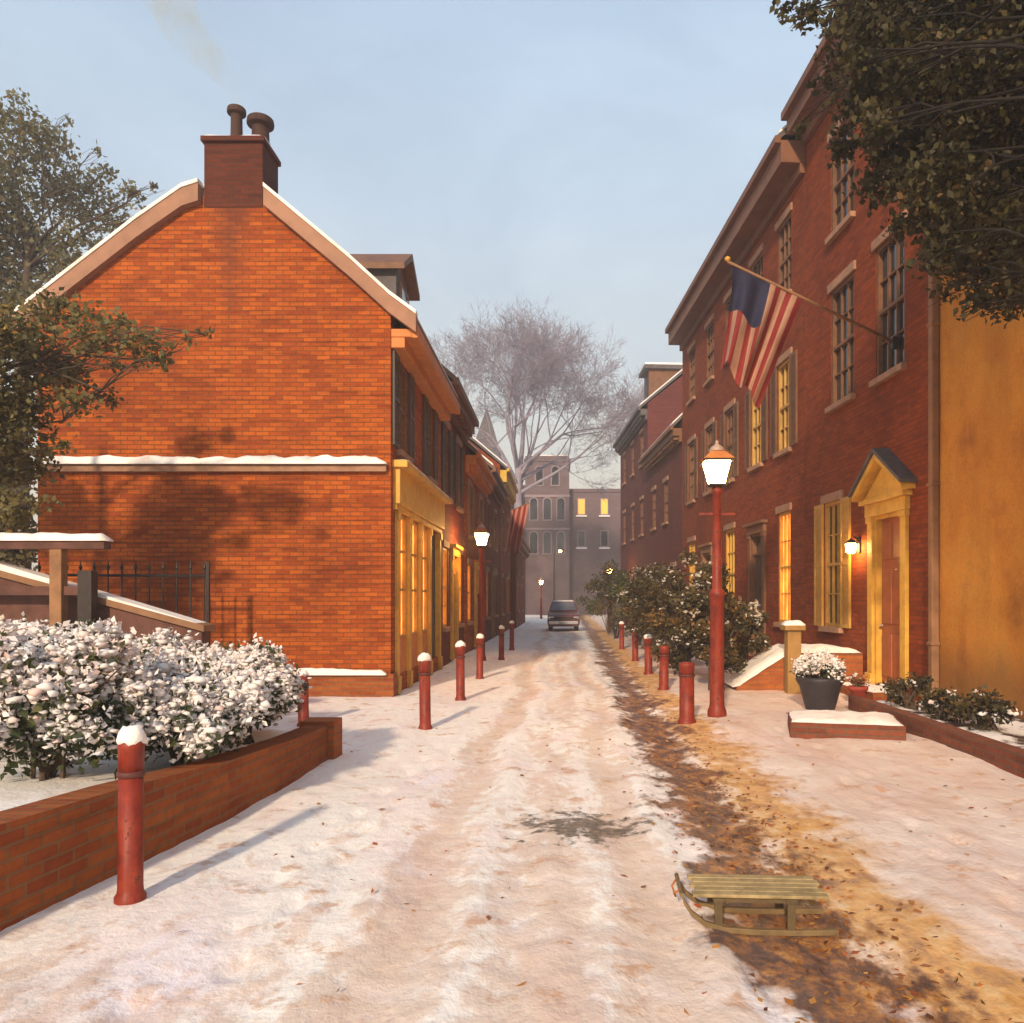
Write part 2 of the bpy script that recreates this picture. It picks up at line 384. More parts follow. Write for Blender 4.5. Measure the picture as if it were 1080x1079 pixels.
# ------------------------------------------------------------------ ground
FEET = []
for path in (((-1.7, 2.6), (-1.3, 10)), ((2.5, 3), (2.9, 11))):
    (ax, ay), (bx, by) = path; n = int((by-ay)/.36)
    for i in range(n):
        f = i/n; FEET.append((ax+(bx-ax)*f+(.1 if i % 2 else -.1)+random.gauss(0, .03), ay+(by-ay)*f+random.gauss(0, .04)))
FEET = np.array(FEET)
def gutter_x(y): return 1.22+.010*np.maximum(y-9, 0)+.09*np.maximum(4.6-y, 0)
def vnoise(X, Y, sx, sy, o=0, oct=3):
    return np.array([mnoise.fractal(Vector((x*sx+o, y*sy, o*.37)), 1.0, 2.0, oct) for x, y in zip(X.ravel(), Y.ravel())]).reshape(X.shape)
def ground_h(X, Y, detail=True):
    n1 = vnoise(X, Y, .9, .5); n2 = vnoise(X, Y, 3.2, 1.5, 4.1); n3 = vnoise(X, Y, 11, 8, 9.3)
    near = np.clip((40-Y)/20, 0, 1)
    h = (.026*n1+.014*n2+.007*n3)*near
    wob = .12*np.sin(Y*.55)+.05*np.sin(Y*1.7+1)-.05*np.maximum(8-Y, 0)**1.35*.55
    for cx, wd, dp in ((-.75, .17, .036), (.55, .17, .034), (-.2, .12, .016), (.95, .10, .014)):
        d = X-(cx+wob); h = h-dp*np.exp(-(d/wd)**2)*(.75+.6*n2)*near+.012*np.exp(-((np.abs(d)-wd*1.7)/.10)**2)*near
    gd = X-gutter_x(Y); h = h-.055*np.exp(-(gd/.36)**2)
    side = np.clip((X-1.9)/.5, 0, 1); h = h+.03*side
    left = np.clip((-1.75-X)/.5, 0, 1); h = h+.035*left
    if len(FEET):
        for fx, fy in FEET:
            m = (np.abs(X-fx) < .3) & (np.abs(Y-fy) < .4)
            if m.any(): h[m] += -.026*np.exp(-((X[m]-fx)/.055)**4-((Y[m]-fy)/.13)**4)+.006*np.exp(-(((X[m]-fx)/.11)**2+((Y[m]-fy)/.19)**2-1)**2*3)
    return h
xs = np.concatenate([[-160, -60, -25, -12, -8], np.arange(-6, -3.2, .25), np.arange(-3.2, 4.6, .045), np.arange(4.6, 7, .25), [9, 14, 30, 70, 160]])
ys = [-20.0, -5, 0, 1.0]; y = 1.4; 
while y < 45: ys.append(y); y += .028+.0105*(y-1.4)*1.2
ys = np.array(ys+[50, 60, 75, 95, 130, 190, 260])
XX, YY = np.meshgrid(xs, ys); HH = ground_h(XX, YY)
V = np.stack([XX, YY, HH], -1).reshape(-1, 3); nx = len(xs); ny = len(ys)
i, j = np.meshgrid(np.arange(nx-1), np.arange(ny-1)); a = (j*nx+i).ravel()
F = np.stack([a, a+1, a+nx+1, a+nx], 1)
def groundmat():
    m, t, b = mat('snowy_ground'); p = t.pos()
    s = t.new('ShaderNodeSeparateXYZ'); t.l.new(p, s.inputs[0]); X, Y = s.outputs[0], s.outputs[1]
    long = t.noise(1.0, 5, .6, t.vmap(p, (3.0, .55, 1)), .3); mid = t.noise(1.6, 6, .65, p); fine = t.noise(22, 5, .65, p); med = t.noise(6, 5, .6, t.vmap(p, (1.3, .8, 1)))
    # snow tones: cream, faint pink and faint lilac trampled areas
    c = t.ramp(t.noise(.8, 5, .6, t.vmap(p, (1.6, .6, 1))), [(.3, (.82, .74, .74)), (.46, (.87, .83, .77)), (.58, (.84, .74, .70)), (.72, (.82, .77, .84))])
    # tread-worn brown slush in the wheel tracks
    wob = t.math('ADD', t.math('MULTIPLY', t.math('SINE', t.math('MULTIPLY', Y, .55)), .12), t.math('MULTIPLY', t.math('SINE', t.math('ADD', t.math('MULTIPLY', Y, 1.7), 1)), .05))
    wob = t.math('SUBTRACT', wob, t.math('MULTIPLY', t.math('POWER', t.math('MAXIMUM', t.math('SUBTRACT', 8, Y), 0), 1.35), .0275))
    def track(cx, wd):
        d = t.math('ABSOLUTE', t.math('SUBTRACT', t.math('SUBTRACT', X, wob), cx)); return t.math('SUBTRACT', 1, t.math('DIVIDE', d, wd), True)
    tr = t.math('MAXIMUM', t.math('MAXIMUM', track(-.75, .34), track(.55, .36)), t.math('MULTIPLY', track(.0, .45), .7))
    nearf = t.math('MULTIPLY', t.math('SUBTRACT', 6.5, Y), .035, True)
    worn = t.math('ADD', t.math('ADD', nearf, t.math('MULTIPLY', tr, .25)), t.math('ADD', t.math('MULTIPLY', long, .5), t.math('MULTIPLY', med, .5)))
    wm = t.ramp(worn, [(.57, 0.0), (.66, .75), (.82, 1.0)])
    walk = t.math('MULTIPLY', t.ramp(X, [(0, 0.0), (1, 1.0)]), 1)
    slush = t.ramp(mid, [(.35, (.46, .25, .14)), (.52, (.62, .38, .23)), (.68, (.70, .52, .44))])
    c = t.mix(t.math('MULTIPLY', wm, .60), c, slush)
    # greyer trodden snow on the right pavement
    rw = t.math('MULTIPLY', t.math('SUBTRACT', X, 1.5), 1.2, True)
    c = t.mix(t.math('MULTIPLY', rw, t.ramp(t.noise(1.1, 6, .65, t.vmap(p, (1.5, .7, 1), (9, 2, 0))), [(.3, .35), (.7, .9)])), c, (.60, .41, .32))
    # stray rusty blotches anywhere on the snow
    bl = t.ramp(t.math('ADD', t.math('MULTIPLY', t.noise(3.4, 4, .6, t.vmap(p, (1, 1.1, 1), (3, 7, 0))), .75), t.math('MULTIPLY', fine, .25)), [(.56, 0.0), (.64, 1.0)])
    c = t.mix(t.math('MULTIPLY', bl, .62), c, (.52, .25, .10))
    # wet bare gutter with leaf mud
    gx = t.math('ADD', 1.22, t.math('ADD', t.math('MULTIPLY', t.math('MAXIMUM', t.math('SUBTRACT', Y, 9), 0), .010), t.math('MULTIPLY', t.math('MAXIMUM', t.math('SUBTRACT', 4.6, Y), 0), .09)))
    gd = t.math('SUBTRACT', X, gx)
    brk = t.math('MULTIPLY', t.math('SUBTRACT', t.noise(.9, 4, .6, t.vmap(p, (1, .8, 1), (4, 4, 0))), .47), 1.1)
    edge = t.math('ADD', t.math('ADD', brk, t.math('MULTIPLY', t.math('SUBTRACT', mid, .5), .9)), t.math('MULTIPLY', t.math('SUBTRACT', med, .5), .75))
    gdist = t.math('ADD', t.math('ABSOLUTE', gd), edge)
    gm = t.ramp(gdist, [(.22, 1.0), (.42, 0.0)])
    od = t.math('ADD', t.math('ABSOLUTE', t.math('SUBTRACT', gd, .46)), edge)
    om = t.ramp(od, [(.22, 1.0), (.56, 0.0)])
    ochre = t.ramp(med, [(.35, (.36, .16, .035)), (.5, (.60, .28, .045)), (.65, (.68, .42, .16))])
    vor = t.new('ShaderNodeTexVoronoi'); vor.inputs['Scale'].default_value = 9; t.l.new(p, vor.inputs['Vector'])
    mud = t.ramp(t.math('ADD', t.math('MULTIPLY', med, .6), t.math('MULTIPLY', fine, .4)), [(.36, (.06, .03, .025)), (.46, (.12, .055, .035)), (.53, (.28, .11, .035)), (.62, (.50, .23, .05))])
    c = t.mix(t.math('MULTIPLY', om, .85), c, ochre)
    c = t.mix(t.math('MULTIPLY', gm, .95), c, mud)
    # one melted patch in mid road
    dx = t.math('SUBTRACT', X, .16); dy = t.math('SUBTRACT', Y, 6.05)
    rr = t.math('SQRT', t.math('ADD', t.math('MULTIPLY', t.math('MULTIPLY', dx, dx), 2.6), t.math('MULTIPLY', t.math('MULTIPLY', dy, dy), 3.2)))
    pm = t.ramp(t.math('ADD', rr, t.math('MULTIPLY', t.math('SUBTRACT', t.noise(5.5, 6, .7, p), .5), 3.4)), [(.42, 1.0), (.75, 0.0)])
    c = t.mix(t.math('MULTIPLY', pm, .92), c, t.ramp(fine, [(.4, (.07, .055, .04)), (.65, (.26, .19, .13))]))
    t.put(b.inputs['Base Color'], c)
    wet = t.math('MAXIMUM', gm, pm)
    t.put(b.inputs['Roughness'], t.math('SUBTRACT', .78, t.math('MULTIPLY', wet, .34)))
    hh = t.math('ADD', t.math('MULTIPLY', fine, .22), t.math('ADD', med, t.math('MULTIPLY', t.noise(70, 3, .6, p), .08)))
    t.put(b.inputs['Normal'], t.bump(hh, .6, .04))
    return m
M['ground'] = groundmat()
gr = npmesh('ground', V, F, 'ground', smooth=True); tag(gr, kind='structure')
def gz(x, y): return float(ground_h(np.array([[float(x)]]), np.array([[float(y)]]))[0, 0])

# ------------------------------------------------------------------ houses
def window(parent, y0, y1, z0, z1, frame='pale_brown', pane='glass', shutters=None, shut_w=None, sill='sill', cols=3, rows=4, snow=True, rec=.11):
    f = MB(); t_ = .065
    f.box(-rec, -.02, y0, y0+t_, z0, z1); f.box(-rec, -.02, y1-t_, y1, z0, z1)
    f.box(-rec, -.02, y0+t_, y1-t_, z1-t_, z1); f.box(-rec, -.02, y0+t_, y1-t_, z0, z0+t_)
    ym0, ym1, zm0, zm1 = y0+t_, y1-t_, z0+t_, z1-t_
    zm = (zm0+zm1)/2; f.box(-rec+.01, -.03, ym0, ym1, zm-.03, zm+.03)
    for c in range(1, cols):
        y = ym0+(ym1-ym0)*c/cols; f.box(-rec+.015, -.045, y-.013, y+.013, zm0, zm-.03); f.box(-rec+.015, -.045, y-.013, y+.013, zm+.03, zm1)
    for r in range(1, rows):
        if r*2 == rows: continue
        z = zm0+(zm1-zm0)*r/rows; f.box(-rec+.018, -.048, ym0, ym1, z-.012, z+.012)
    wo = f.build('window', frame, parent)
    MB().box(-rec-.02, -rec+.012, ym0-.01, ym1+.01, zm0-.01, zm1+.01).build('pane', pane, wo)
    if sill:
        so_ = MB().box(-.04, .10, y0-.07, y1+.07, z0-.11, z0-.002); so_.build('sill', sill, wo, bevel=.008)
        MB().box(-.06, .045, y0-.09, y1+.09, z1+.002, z1+.17).build('lintel', sill if sill != 'sill' else 'sill', wo, bevel=.006)
    if shutters:
        sw = shut_w or (y1-y0)/2
        for s_, ya in ((-1, y0-sw-.01), (1, y1+.01)):
            q = MB(); yb = ya+sw
            q.box(.004, .03, ya+.05, yb-.05, z0+.05, z1-.05)
            for (a0, a1, b0, b1) in ((ya, ya+.06, z0, z1), (yb-.06, yb, z0, z1), (ya+.06, yb-.06, z0, z0+.08), (ya+.06, yb-.06, z1-.08, z1), (ya+.06, yb-.06, (z0+z1)/2-.04, (z0+z1)/2+.04)):
                q.box(.004, .05, a0, a1, b0, b1)
            zz = z0+.1
            while zz < z1-.12:
                if abs(zz-(z0+z1)/2) > .07: q.box(.028, .044, ya+.06, yb-.06, zz, zz+.03)
                zz += .055
            q.build('shutter', shutters, wo)
    return wo

def door(parent, y0, y1, z0, z1, leaf='door_red', trim='ochre_wood', pediment=False, fan=.0, lit=None):
    d = MB(); d.box(-.13, -.08, y0+.06, y1-.06, z0+.02, z1-fan-.04)
    h = z1-fan-z0; w_ = y1-y0
    for (a0, a1) in ((.12, .46), (.54, .88)):
        for (b0, b1) in ((.05, .30), (.36, .68), (.74, .95)):
            d.box(-.085, -.055, y0+w_*a0, y0+w_*a1, z0+h*b0, z0+h*b1)
    do = d.build('door', leaf, parent, bevel=.01)
    MB().lathe([(.0, 0), (.03, .01), (.03, .04), (.0, .05)], 10, (-.03, y0+.16)).build('handle', 'grey_metal', do).location = (0, 0, z0+1.0)
    f = MB(); f.box(-.14, .02, y0, y0+.06, z0, z1); f.box(-.14, .02, y1-.06, y1, z0, z1); f.box(-.14, .02, y0+.06, y1-.06, z1-.06, z1)
    if fan: f.box(-.14, 0, y0+.06, y1-.06, z1-fan-.05, z1-fan)
    f.build('door_frame', trim, do)
    if fan: MB().box(-.12, -.10, y0+.06, y1-.06, z1-fan, z1-.06).build('transom_pane', lit or 'glass', do)
    q = MB()
    for a, b in ((y0-.20, y0-.01), (y1+.01, y1+.20)):
        q.box(.003, .07, a, b, z0+.18, z1); q.box(.003, .10, a-.02, b+.02, z0-.02, z0+.18); q.box(.003, .095, a-.02, b+.02, z1-.1, z1)
    q.box(.003, .10, y0-.24, y1+.24, z1+.003, z1+.22); q.box(.003, .18, y0-.32, y1+.32, z1+.22, z1+.30)
    if pediment:
        yc = (y0+y1)/2; hw = (y1-y0)/2+.42; zb = z1+.303
        q.prism_x([(yc-hw+.1, zb), (yc+hw-.1, zb), (yc, zb+.56)], .003, .09)
        for s_ in (-1, 1):
            q.prism_x([(yc+s_*hw, zb), (yc+s_*hw, zb+.10), (yc, zb+.74), (yc, zb+.61)][::s_], .003, .26)
    q.build('door_surround', trim, do, bevel=.008)
    if pediment:
        r = MB()
        for s_ in (-1, 1): r.prism_x([(yc+s_*(hw+.05), zb+.095), (yc+s_*(hw+.05), zb+.15), (yc, zb+.82), (yc, zb+.745)][::s_], .003, .30)
        r.build('pediment_roof', 'slate', do)
    return do

def facade(mb, L, z0, z1, ops, dep=.15, mi=0):
    ysl = sorted({0, L} | {v for o in ops for v in (o[0], o[1])}); zsl = sorted({z0, z1} | {v for o in ops for v in (o[2], o[3])})
    for a, b in zip(ysl, ysl[1:]):
        for c, d in zip(zsl, zsl[1:]):
            ym, zm = (a+b)/2, (c+d)/2
            if any(o[0] < ym < o[1] and o[2] < zm < o[3] for o in ops): continue
            mb.quad((0, a, c), (0, b, c), (0, b, d), (0, a, d), mi)
    for (a, b, c, d) in ops:
        mb.quad((0, a, c), (0, a, d), (-dep, a, d), (-dep, a, c), mi); mb.quad((0, b, d), (0, b, c), (-dep, b, c), (-dep, b, d), mi)
        mb.quad((0, a, d), (0, b, d), (-dep, b, d), (-dep, a, d), mi); mb.quad((0, b, c), (0, a, c), (-dep, a, c), (-dep, b, c), mi)
        mb.quad((-dep-.02, a, c), (-dep-.02, b, c), (-dep-.02, b, d), (-dep-.02, a, d), mi)

def slab_roof(parent, top, y0, y1, th, matn, snow=None, snow_in=.05):
    """top: list of (x,z) from street eave over the ridge to the back"""
    m_ = MB(); m_.prism_y(top+[(x, z-th) for x, z in reversed(top)], y0, y1); o = m_.build('roof', matn, parent)
    if snow:
        tp = [(x, z) for x, z in top]; tp[0] = (tp[0][0]-.04, tp[0][1]+.03); tp[-1] = (tp[-1][0]+.04, tp[-1][1]+.03)
        s_ = MB(); s_.prism_y([(x, z+.075) for x, z in tp]+[(x, z+.004) for x, z in reversed(tp)], y0+snow_in, y1-snow_in); s_.build('roof_snow', snow, o)
    return o

def row_house(name, label, cat, origin, rz, L, eave, wall, D=6.5, pitch=40, over=.38, cornice='brown_wood', roof='slate', snow='snow', corn_h=.42, wins=(), doors=(), group=None, brackets=True):
    h = thing(name, label, cat, origin, rz, group)
    ops = [(w_['y'][0], w_['y'][1], w_['z'][0], w_['z'][1]) for w_ in wins]+[(d['y'][0], d['y'][1], d['z'][0], d['z'][1]) for d in doors]
    ridge = eave+D/2*math.tan(R(pitch)); m_ = MB(); zt = eave-.04
    facade(m_, L, -.3, zt, ops)
    for yy, fl in ((0, 1), (L, -1)):
        p = [(0, yy, -.3), (0, yy, zt), (-D/2, yy, ridge-.2), (-D, yy, zt), (-D, yy, -.3)]
        m_.add(p if fl < 0 else p[::-1], [(0, 1, 2, 3, 4)])
    m_.quad((-D, L, -.3), (-D, 0, -.3), (-D, 0, zt), (-D, L, zt))
    m_.build('wall', wall, h)
    tn = math.tan(R(pitch))
    slab_roof(h, [(over, eave-over*tn+.16), (-D/2, ridge+.16), (-D-over, eave-over*tn+.16)], .012, L-.012, .14, roof, snow)
    ze = eave-over*tn+.16
    c = MB(); c.box(.004, over-.06, .01, L-.01, ze-corn_h, ze-.13); c.box(.004, .12, .01, L-.01, ze-corn_h-.22, ze-corn_h); c.box(over-.06, over+.07, .01, L-.01, ze-.20, ze-.03)
    y = .3
    while brackets and y < L-.2: c.box(.122, over-.1, y, y+.12, ze-corn_h-.14, ze-corn_h); y += .42
    c.build('cornice', cornice, h, bevel=.01)
    for w_ in wins:
        k = dict(w_); (a, b) = k.pop('y'); (zc, zd) = k.pop('z'); window(h, a, b, zc, zd, **k)
    for d in doors:
        k = dict(d); (a, b) = k.pop('y'); (zc, zd) = k.pop('z'); door(h, a, b, zc, zd, **k)
    return h

# --- gable house on the left -------------------------------------------------
H1Y = 13.7; L1 = 5.7
h1 = thing('brick_house', 'orange brick house with its broad gable wall, chimney and white string course facing us', 'house', (-2.9, H1Y, 0))
prof = [(.45, 6.47), (0, 6.80), (-.68, 7.42), (-2.12, 8.62), (-2.65, 8.88), (-3.5, 8.60), (-4.25, 8.08), (-6.35, 6.45)]
win1 = [(.55, 1.5, 4.35, 6.0), (3.6, 4.5, 4.35, 6.0)]
shop = (.35, 5.45, .35, 3.25)
m_ = MB(); facade(m_, L1, -.3, 6.55, win1+[shop], .18)
gab = [(0, -.3), (0, 6.62), (-.68, 7.27), (-2.12, 8.47), (-2.65, 8.72), (-3.5, 8.45), (-4.25, 7.93), (-6.0, 6.55), (-6.0, -.3)]
m_.add([(x, 0, z) for x, z in gab], [tuple(range(len(gab)))[::-1]]); m_.add([(x, L1, z) for x, z in gab], [tuple(range(len(gab)))])
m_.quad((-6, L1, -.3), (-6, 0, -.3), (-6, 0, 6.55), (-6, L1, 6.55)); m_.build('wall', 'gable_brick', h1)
ro = slab_roof(h1, prof, .02, L1-.01, .15, 'brown_roof', 'snow_warm', .03)
v_ = MB(); top = [(x, z+.06) for x, z in prof]
pr1 = prof[:3]+[(-2.12, 8.62)]; pr2 = [(-3.22, 8.69), (-3.5, 8.60), (-4.25, 8.08), (-6.35, 6.45)]
for pr in (pr1, pr2): v_.prism_y([(x, z+.03) for x, z in pr]+[(x, z-.27) for x, z in reversed(pr)], -.13, .016)
v_.build('verge_board', 'verge', h1); v_ = MB()
for pr in (pr1, pr2): v_.prism_y([(x, z+.10) for x, z in pr]+[(x, z+.034) for x, z in reversed(pr)], -.15, .045)
v_.build('verge_snow', 'snow_warm', h1)
c = MB(); c.box(.004, .36, .0, L1-.02, 6.16, 6.30); c.box(.004, .24, .01, L1-.03, 5.98, 6.158); c.box(.36, .47, -.02, L1-.01, 6.14, 6.36)
c.build('cornice', 'orange_wood', h1, bevel=.012)
# string course and plinth
c = MB(); c.box(-5.85, -.06, -.10, -.003, 3.86, 3.98); c.build('string_course', 'sill', h1)
def snow_ledge(name, x0, x1, y0, y1, z0, h, parent, matn='snow_warm', axis='x', step=.09, amp=.35):
    """a lumpy bead of snow lying on a ledge"""
    n = max(6, int(abs((x1-x0) if axis == 'x' else (y1-y0))/step)); m = MB(); k = 7; ph = random.uniform(0, 90)
    vs = []; fs = []
    for i_ in range(n+1):
        f = i_/n; e = 1-max(0, (abs(f-.5)-.47)/.03)*.7
        hh = h*(1+amp*mnoise.noise(Vector((f*n*.23, ph, 0)))+amp*.5*mnoise.noise(Vector((f*n*.7, ph, 3))))*e
        for q in range(k):
            a = PI*q/(k-1); u = .5-.5*math.cos(a); zz = z0+hh*(math.sin(a)**.55 if 0 < q < k-1 else 0)
            j_ = .05*mnoise.noise(Vector((f*n*.5, q*1.3, ph)))
            vs.append((x0+(x1-x0)*f, y0+(y1-y0)*(u+j_), zz) if axis == 'x' else (x0+(x1-x0)*(u+j_), y0+(y1-y0)*f, zz))
    for i_ in range(n):
        for q in range(k-1):
            f_ = (i_*k+q, (i_+1)*k+q, (i_+1)*k+q+1, i_*k+q+1); fs.append(f_ if axis == 'x' else f_[::-1])
    fs.append(tuple(range(k))); fs.append(tuple(range(n*k, n*k+k))[::-1])
    m.add(vs, fs); return m.build(name, matn, parent, True)
snow_ledge('ledge_snow', -6.0, -.05, -.17, -.004, 3.975, .135, h1)
MB().box(-6.05, .06, -.06, -.002, -.3, .42).build('plinth', 'garden_brick', h1)
snow_ledge('plinth_snow', -2.6, -.06, -.12, -.004, .418, .10, h1)
MB().box(.002, .05, -.055, .30, -.3, .43).build('plinth', 'garden_brick', h1)
# chimney
c = MB(); c.box(-3.17, -2.17, -.012, .74, 8.36, 9.46); c.box(-3.21, -2.13, -.07, .78, 9.46, 9.55); ch = c.build('chimney', 'chimney_brick', h1, bevel=.012)
snow_ledge('chimney_snow', -3.2, -2.14, -.05, .76, 9.548, .07, ch, 'snow')
def pot(x, y, rn, rc, h, zc):
    m = MB().lathe([(rn*1.12, 9.58), (rn*1.12, 9.64), (rn, 9.66), (rn*.94, zc), (rc, zc+.012), (rc*1.02, zc+.06), (rc*.98, h-.02), (rc*.86, h), (rc*.6, h-.01), (rc*.55, h-.12)], 20, (x, y))
    m.build('chimney_pot', 'pot_clay', ch, False, .008)
pot(-2.70, .2, .10, .155, 10.17, 10.05); pot(-2.34, .34, .15, .225, 10.07, 9.93)
# dormer on the street slope
d = MB(); d.box(-2.0, -.42, 2.5, 3.9, 6.9, 8.35); dz = 8.35
dm = d.build('dormer', 'slate', h1)
r_ = MB(); r_.add([(-.22, 2.32, 8.28), (-.22, 3.2, 8.80), (-.22, 4.08, 8.28), (-2.3, 2.32, 8.28), (-2.3, 3.2, 8.80), (-2.3, 4.08, 8.28), (-.22, 2.32, 8.40), (-.22, 3.2, 8.94), (-.22, 4.08, 8.40), (-2.3, 2.32, 8.40), (-2.3, 3.2, 8.94), (-2.3, 4.08, 8.40)],
    [(0, 1, 7, 6), (1, 2, 8, 7), (3, 9, 10, 4), (4, 10, 11, 5), (6, 7, 10, 9), (7, 8, 11, 10), (0, 3, 4, 1), (1, 4, 5, 2), (0, 6, 9, 3), (2, 5, 11, 8)])
r_.prism_x([(2.5, 8.27), (3.9, 8.27), (3.2, 8.74)], -.45, -.424); r_.build('dormer_roof', 'brown_wood', dm)
snow_ledge('dormer_snow', -2.2, -.25, 2.34, 3.15, 8.42, .06, dm, 'snow') if False else None
dw = MB(); dw.box(-.418, -.38, 2.75, 3.65, 7.05, 8.2); dw.build('dormer_window', 'pale_brown', dm); MB().box(-.42, -.372, 2.85, 3.55, 7.15, 8.1).build('dormer_pane', 'glass', dm)
for (a, b, c_, e) in win1: window(h1, a, b, c_, e, frame='brown_shutter', shutters='dark_shutter', shut_w=.46, cols=3, rows=4)
# shopfront
sf = MB(); Y0, Y1, Z0, Z1 = shop
sf.box(-.10, .06, Y0-.15, Y1+.1, Z1+.002, Z1+.10); sf.box(-.08, .12, Y0-.15, Y1+.1, Z1+.102, Z1+.72); sf.box(-.06, .26, Y0-.22, Y1+.15, Z1+.72, Z1+.84)
sh = sf.build('shopfront', 'gold_wood', h1, bevel=.012)
snow_ledge('fascia_snow', -.0, .25, Y0-.2, Y1+.12, Z1+.838, .05, sh, 'snow_warm', 'y')
cy = [Y0, 1.55, 2.75, 3.95, Y1]
for k, yv in enumerate(cy):
    q = MB(); a = yv-(.0 if k == 0 else .09 if k < 4 else .18)
    q.box(-.12, .05, a, a+.18, .05, Z1); q.box(.05, .08, a-.015, a+.195, .05, .35); q.box(.05, .08, a-.015, a+.195, Z1-.16, Z1); q.build('column', 'gold_wood', sh, bevel=.01)
for k in range(3):
    a, b = cy[k]+(.18 if k == 0 else .09), cy[k+1]-.09
    MB().box(-.12, -.02, a, b, .05, 1.0).build('stall_riser', 'orange_wood', sh)
    q = MB(); zz = (1.0, 1.85, 2.55, Z1)
    q.box(-.10, -.02, a, a+.05, 1.002, Z1-.003); q.box(-.10, -.02, b-.05, b, 1.002, Z1-.003); ym = (a+b)/2; q.box(-.09, -.03, ym-.02, ym+.02, 1.05, Z1-.05)
    for z in zz: q.box(-.09, -.03, a+.05, b-.05, z+.003, z+.045) if z < Z1 else q.box(-.09, -.03, a+.05, b-.05, z-.06, z-.003)
    wn = q.build('shop_window', 'ochre_wood', sh); MB().box(-.11, -.08, a+.02, b-.02, 1.02, Z1-.02).build('shop_pane', 'lit_window', wn) if False else MB().box(-.11, -.085, a+.02, b-.02, 1.02, Z1-.02).build('shop_pane', 'lit_window', sh)
MB().box(-.13, -.07, 4.04, Y1-.18, .05, Z1-.02).build('shop_door', 'dark_shutter', sh)

# --- left row beyond it --------------------------------------------------------
def W(y, z, **k): return dict(y=y, z=z, **k)
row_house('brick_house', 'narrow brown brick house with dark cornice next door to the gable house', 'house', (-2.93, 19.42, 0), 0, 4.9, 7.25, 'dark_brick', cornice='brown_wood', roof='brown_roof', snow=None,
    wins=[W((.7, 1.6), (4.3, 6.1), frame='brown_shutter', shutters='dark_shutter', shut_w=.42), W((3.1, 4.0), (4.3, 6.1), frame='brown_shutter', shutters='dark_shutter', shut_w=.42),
          W((.5, 1.35), (1.0, 3.0), frame='gold_wood', pane='lit_window'), W((3.5, 4.3), (1.0, 3.0), frame='gold_wood', pane='lit_window')],
    doors=[W((2.0, 2.9), (.12, 2.85), leaf='dark_shutter', trim='gold_wood', fan=.4, lit='lit_window')])
row_house('brick_house', 'orange brick house with orange cornice third along the left side of the lane', 'house', (-2.9, 24.34, 0), 0, 6.2, 6.35, 'gable_brick', cornice='orange_wood', roof='brown_roof', snow='snow_warm',
    wins=[W((.8, 1.7), (3.7, 5.3), frame='brown_shutter', shutters='brown_shutter', shut_w=.42), W((4.0, 4.9), (3.7, 5.3), frame='brown_shutter', shutters='brown_shutter', shut_w=.42),
          W((.6, 1.5), (1.0, 2.8), frame='gold_wood', pane='lit_window'), W((4.4, 5.3), (1.0, 2.8), frame='gold_wood')],
    doors=[W((2.6, 3.5), (.12, 2.7), leaf='door_red', trim='ochre_wood', fan=.35)])
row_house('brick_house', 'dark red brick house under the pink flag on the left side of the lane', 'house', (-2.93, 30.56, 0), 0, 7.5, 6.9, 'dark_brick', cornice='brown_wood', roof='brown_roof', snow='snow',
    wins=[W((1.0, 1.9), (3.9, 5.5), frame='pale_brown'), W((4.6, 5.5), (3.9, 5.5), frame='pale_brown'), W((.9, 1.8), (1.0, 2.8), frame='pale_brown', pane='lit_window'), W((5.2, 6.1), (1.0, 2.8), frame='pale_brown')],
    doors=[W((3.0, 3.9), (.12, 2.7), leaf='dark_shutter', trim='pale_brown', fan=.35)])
row_house('brick_house', 'tall ochre trimmed house at the far end of the left row', 'house', (-2.9, 38.08, 0), 0, 8, 8.1, 'red_brick', cornice='flag_gold', roof='slate', snow='snow', corn_h=.7,
    wins=[W((1.2, 2.1), (4.2, 5.9), frame='pale_brown'), W((5, 5.9), (4.2, 5.9), frame='pale_brown'), W((1, 1.9), (1.0, 2.8), frame='pale_brown'), W((5.6, 6.5), (1.0, 2.8), frame='pale_brown', pane='lit_window')],
    doors=[W((3.4, 4.3), (.12, 2.7), leaf='door_red', trim='pale_brown', fan=.35)])
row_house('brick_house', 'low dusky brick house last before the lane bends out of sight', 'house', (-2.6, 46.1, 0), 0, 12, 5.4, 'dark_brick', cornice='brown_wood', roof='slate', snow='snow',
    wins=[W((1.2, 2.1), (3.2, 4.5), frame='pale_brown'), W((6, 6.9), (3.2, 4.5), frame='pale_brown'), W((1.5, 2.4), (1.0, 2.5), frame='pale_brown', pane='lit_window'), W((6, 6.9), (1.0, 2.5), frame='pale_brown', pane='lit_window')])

# --- right row ------------------------------------------------------------------
MS = -52/850; CC = 6.41; KL = math.sqrt(1+MS*MS); TH = PI+math.atan(-MS)
def RX(Y): return CC+MS*Y
def rrow(Ynear, Yfar): return (RX(Yfar), Yfar, 0), TH, (Yfar-Ynear)*KL
def ry(Yfar, ya, yb): return ((Yfar-yb)*KL, (Yfar-ya)*KL)       # world-Y span -> local span
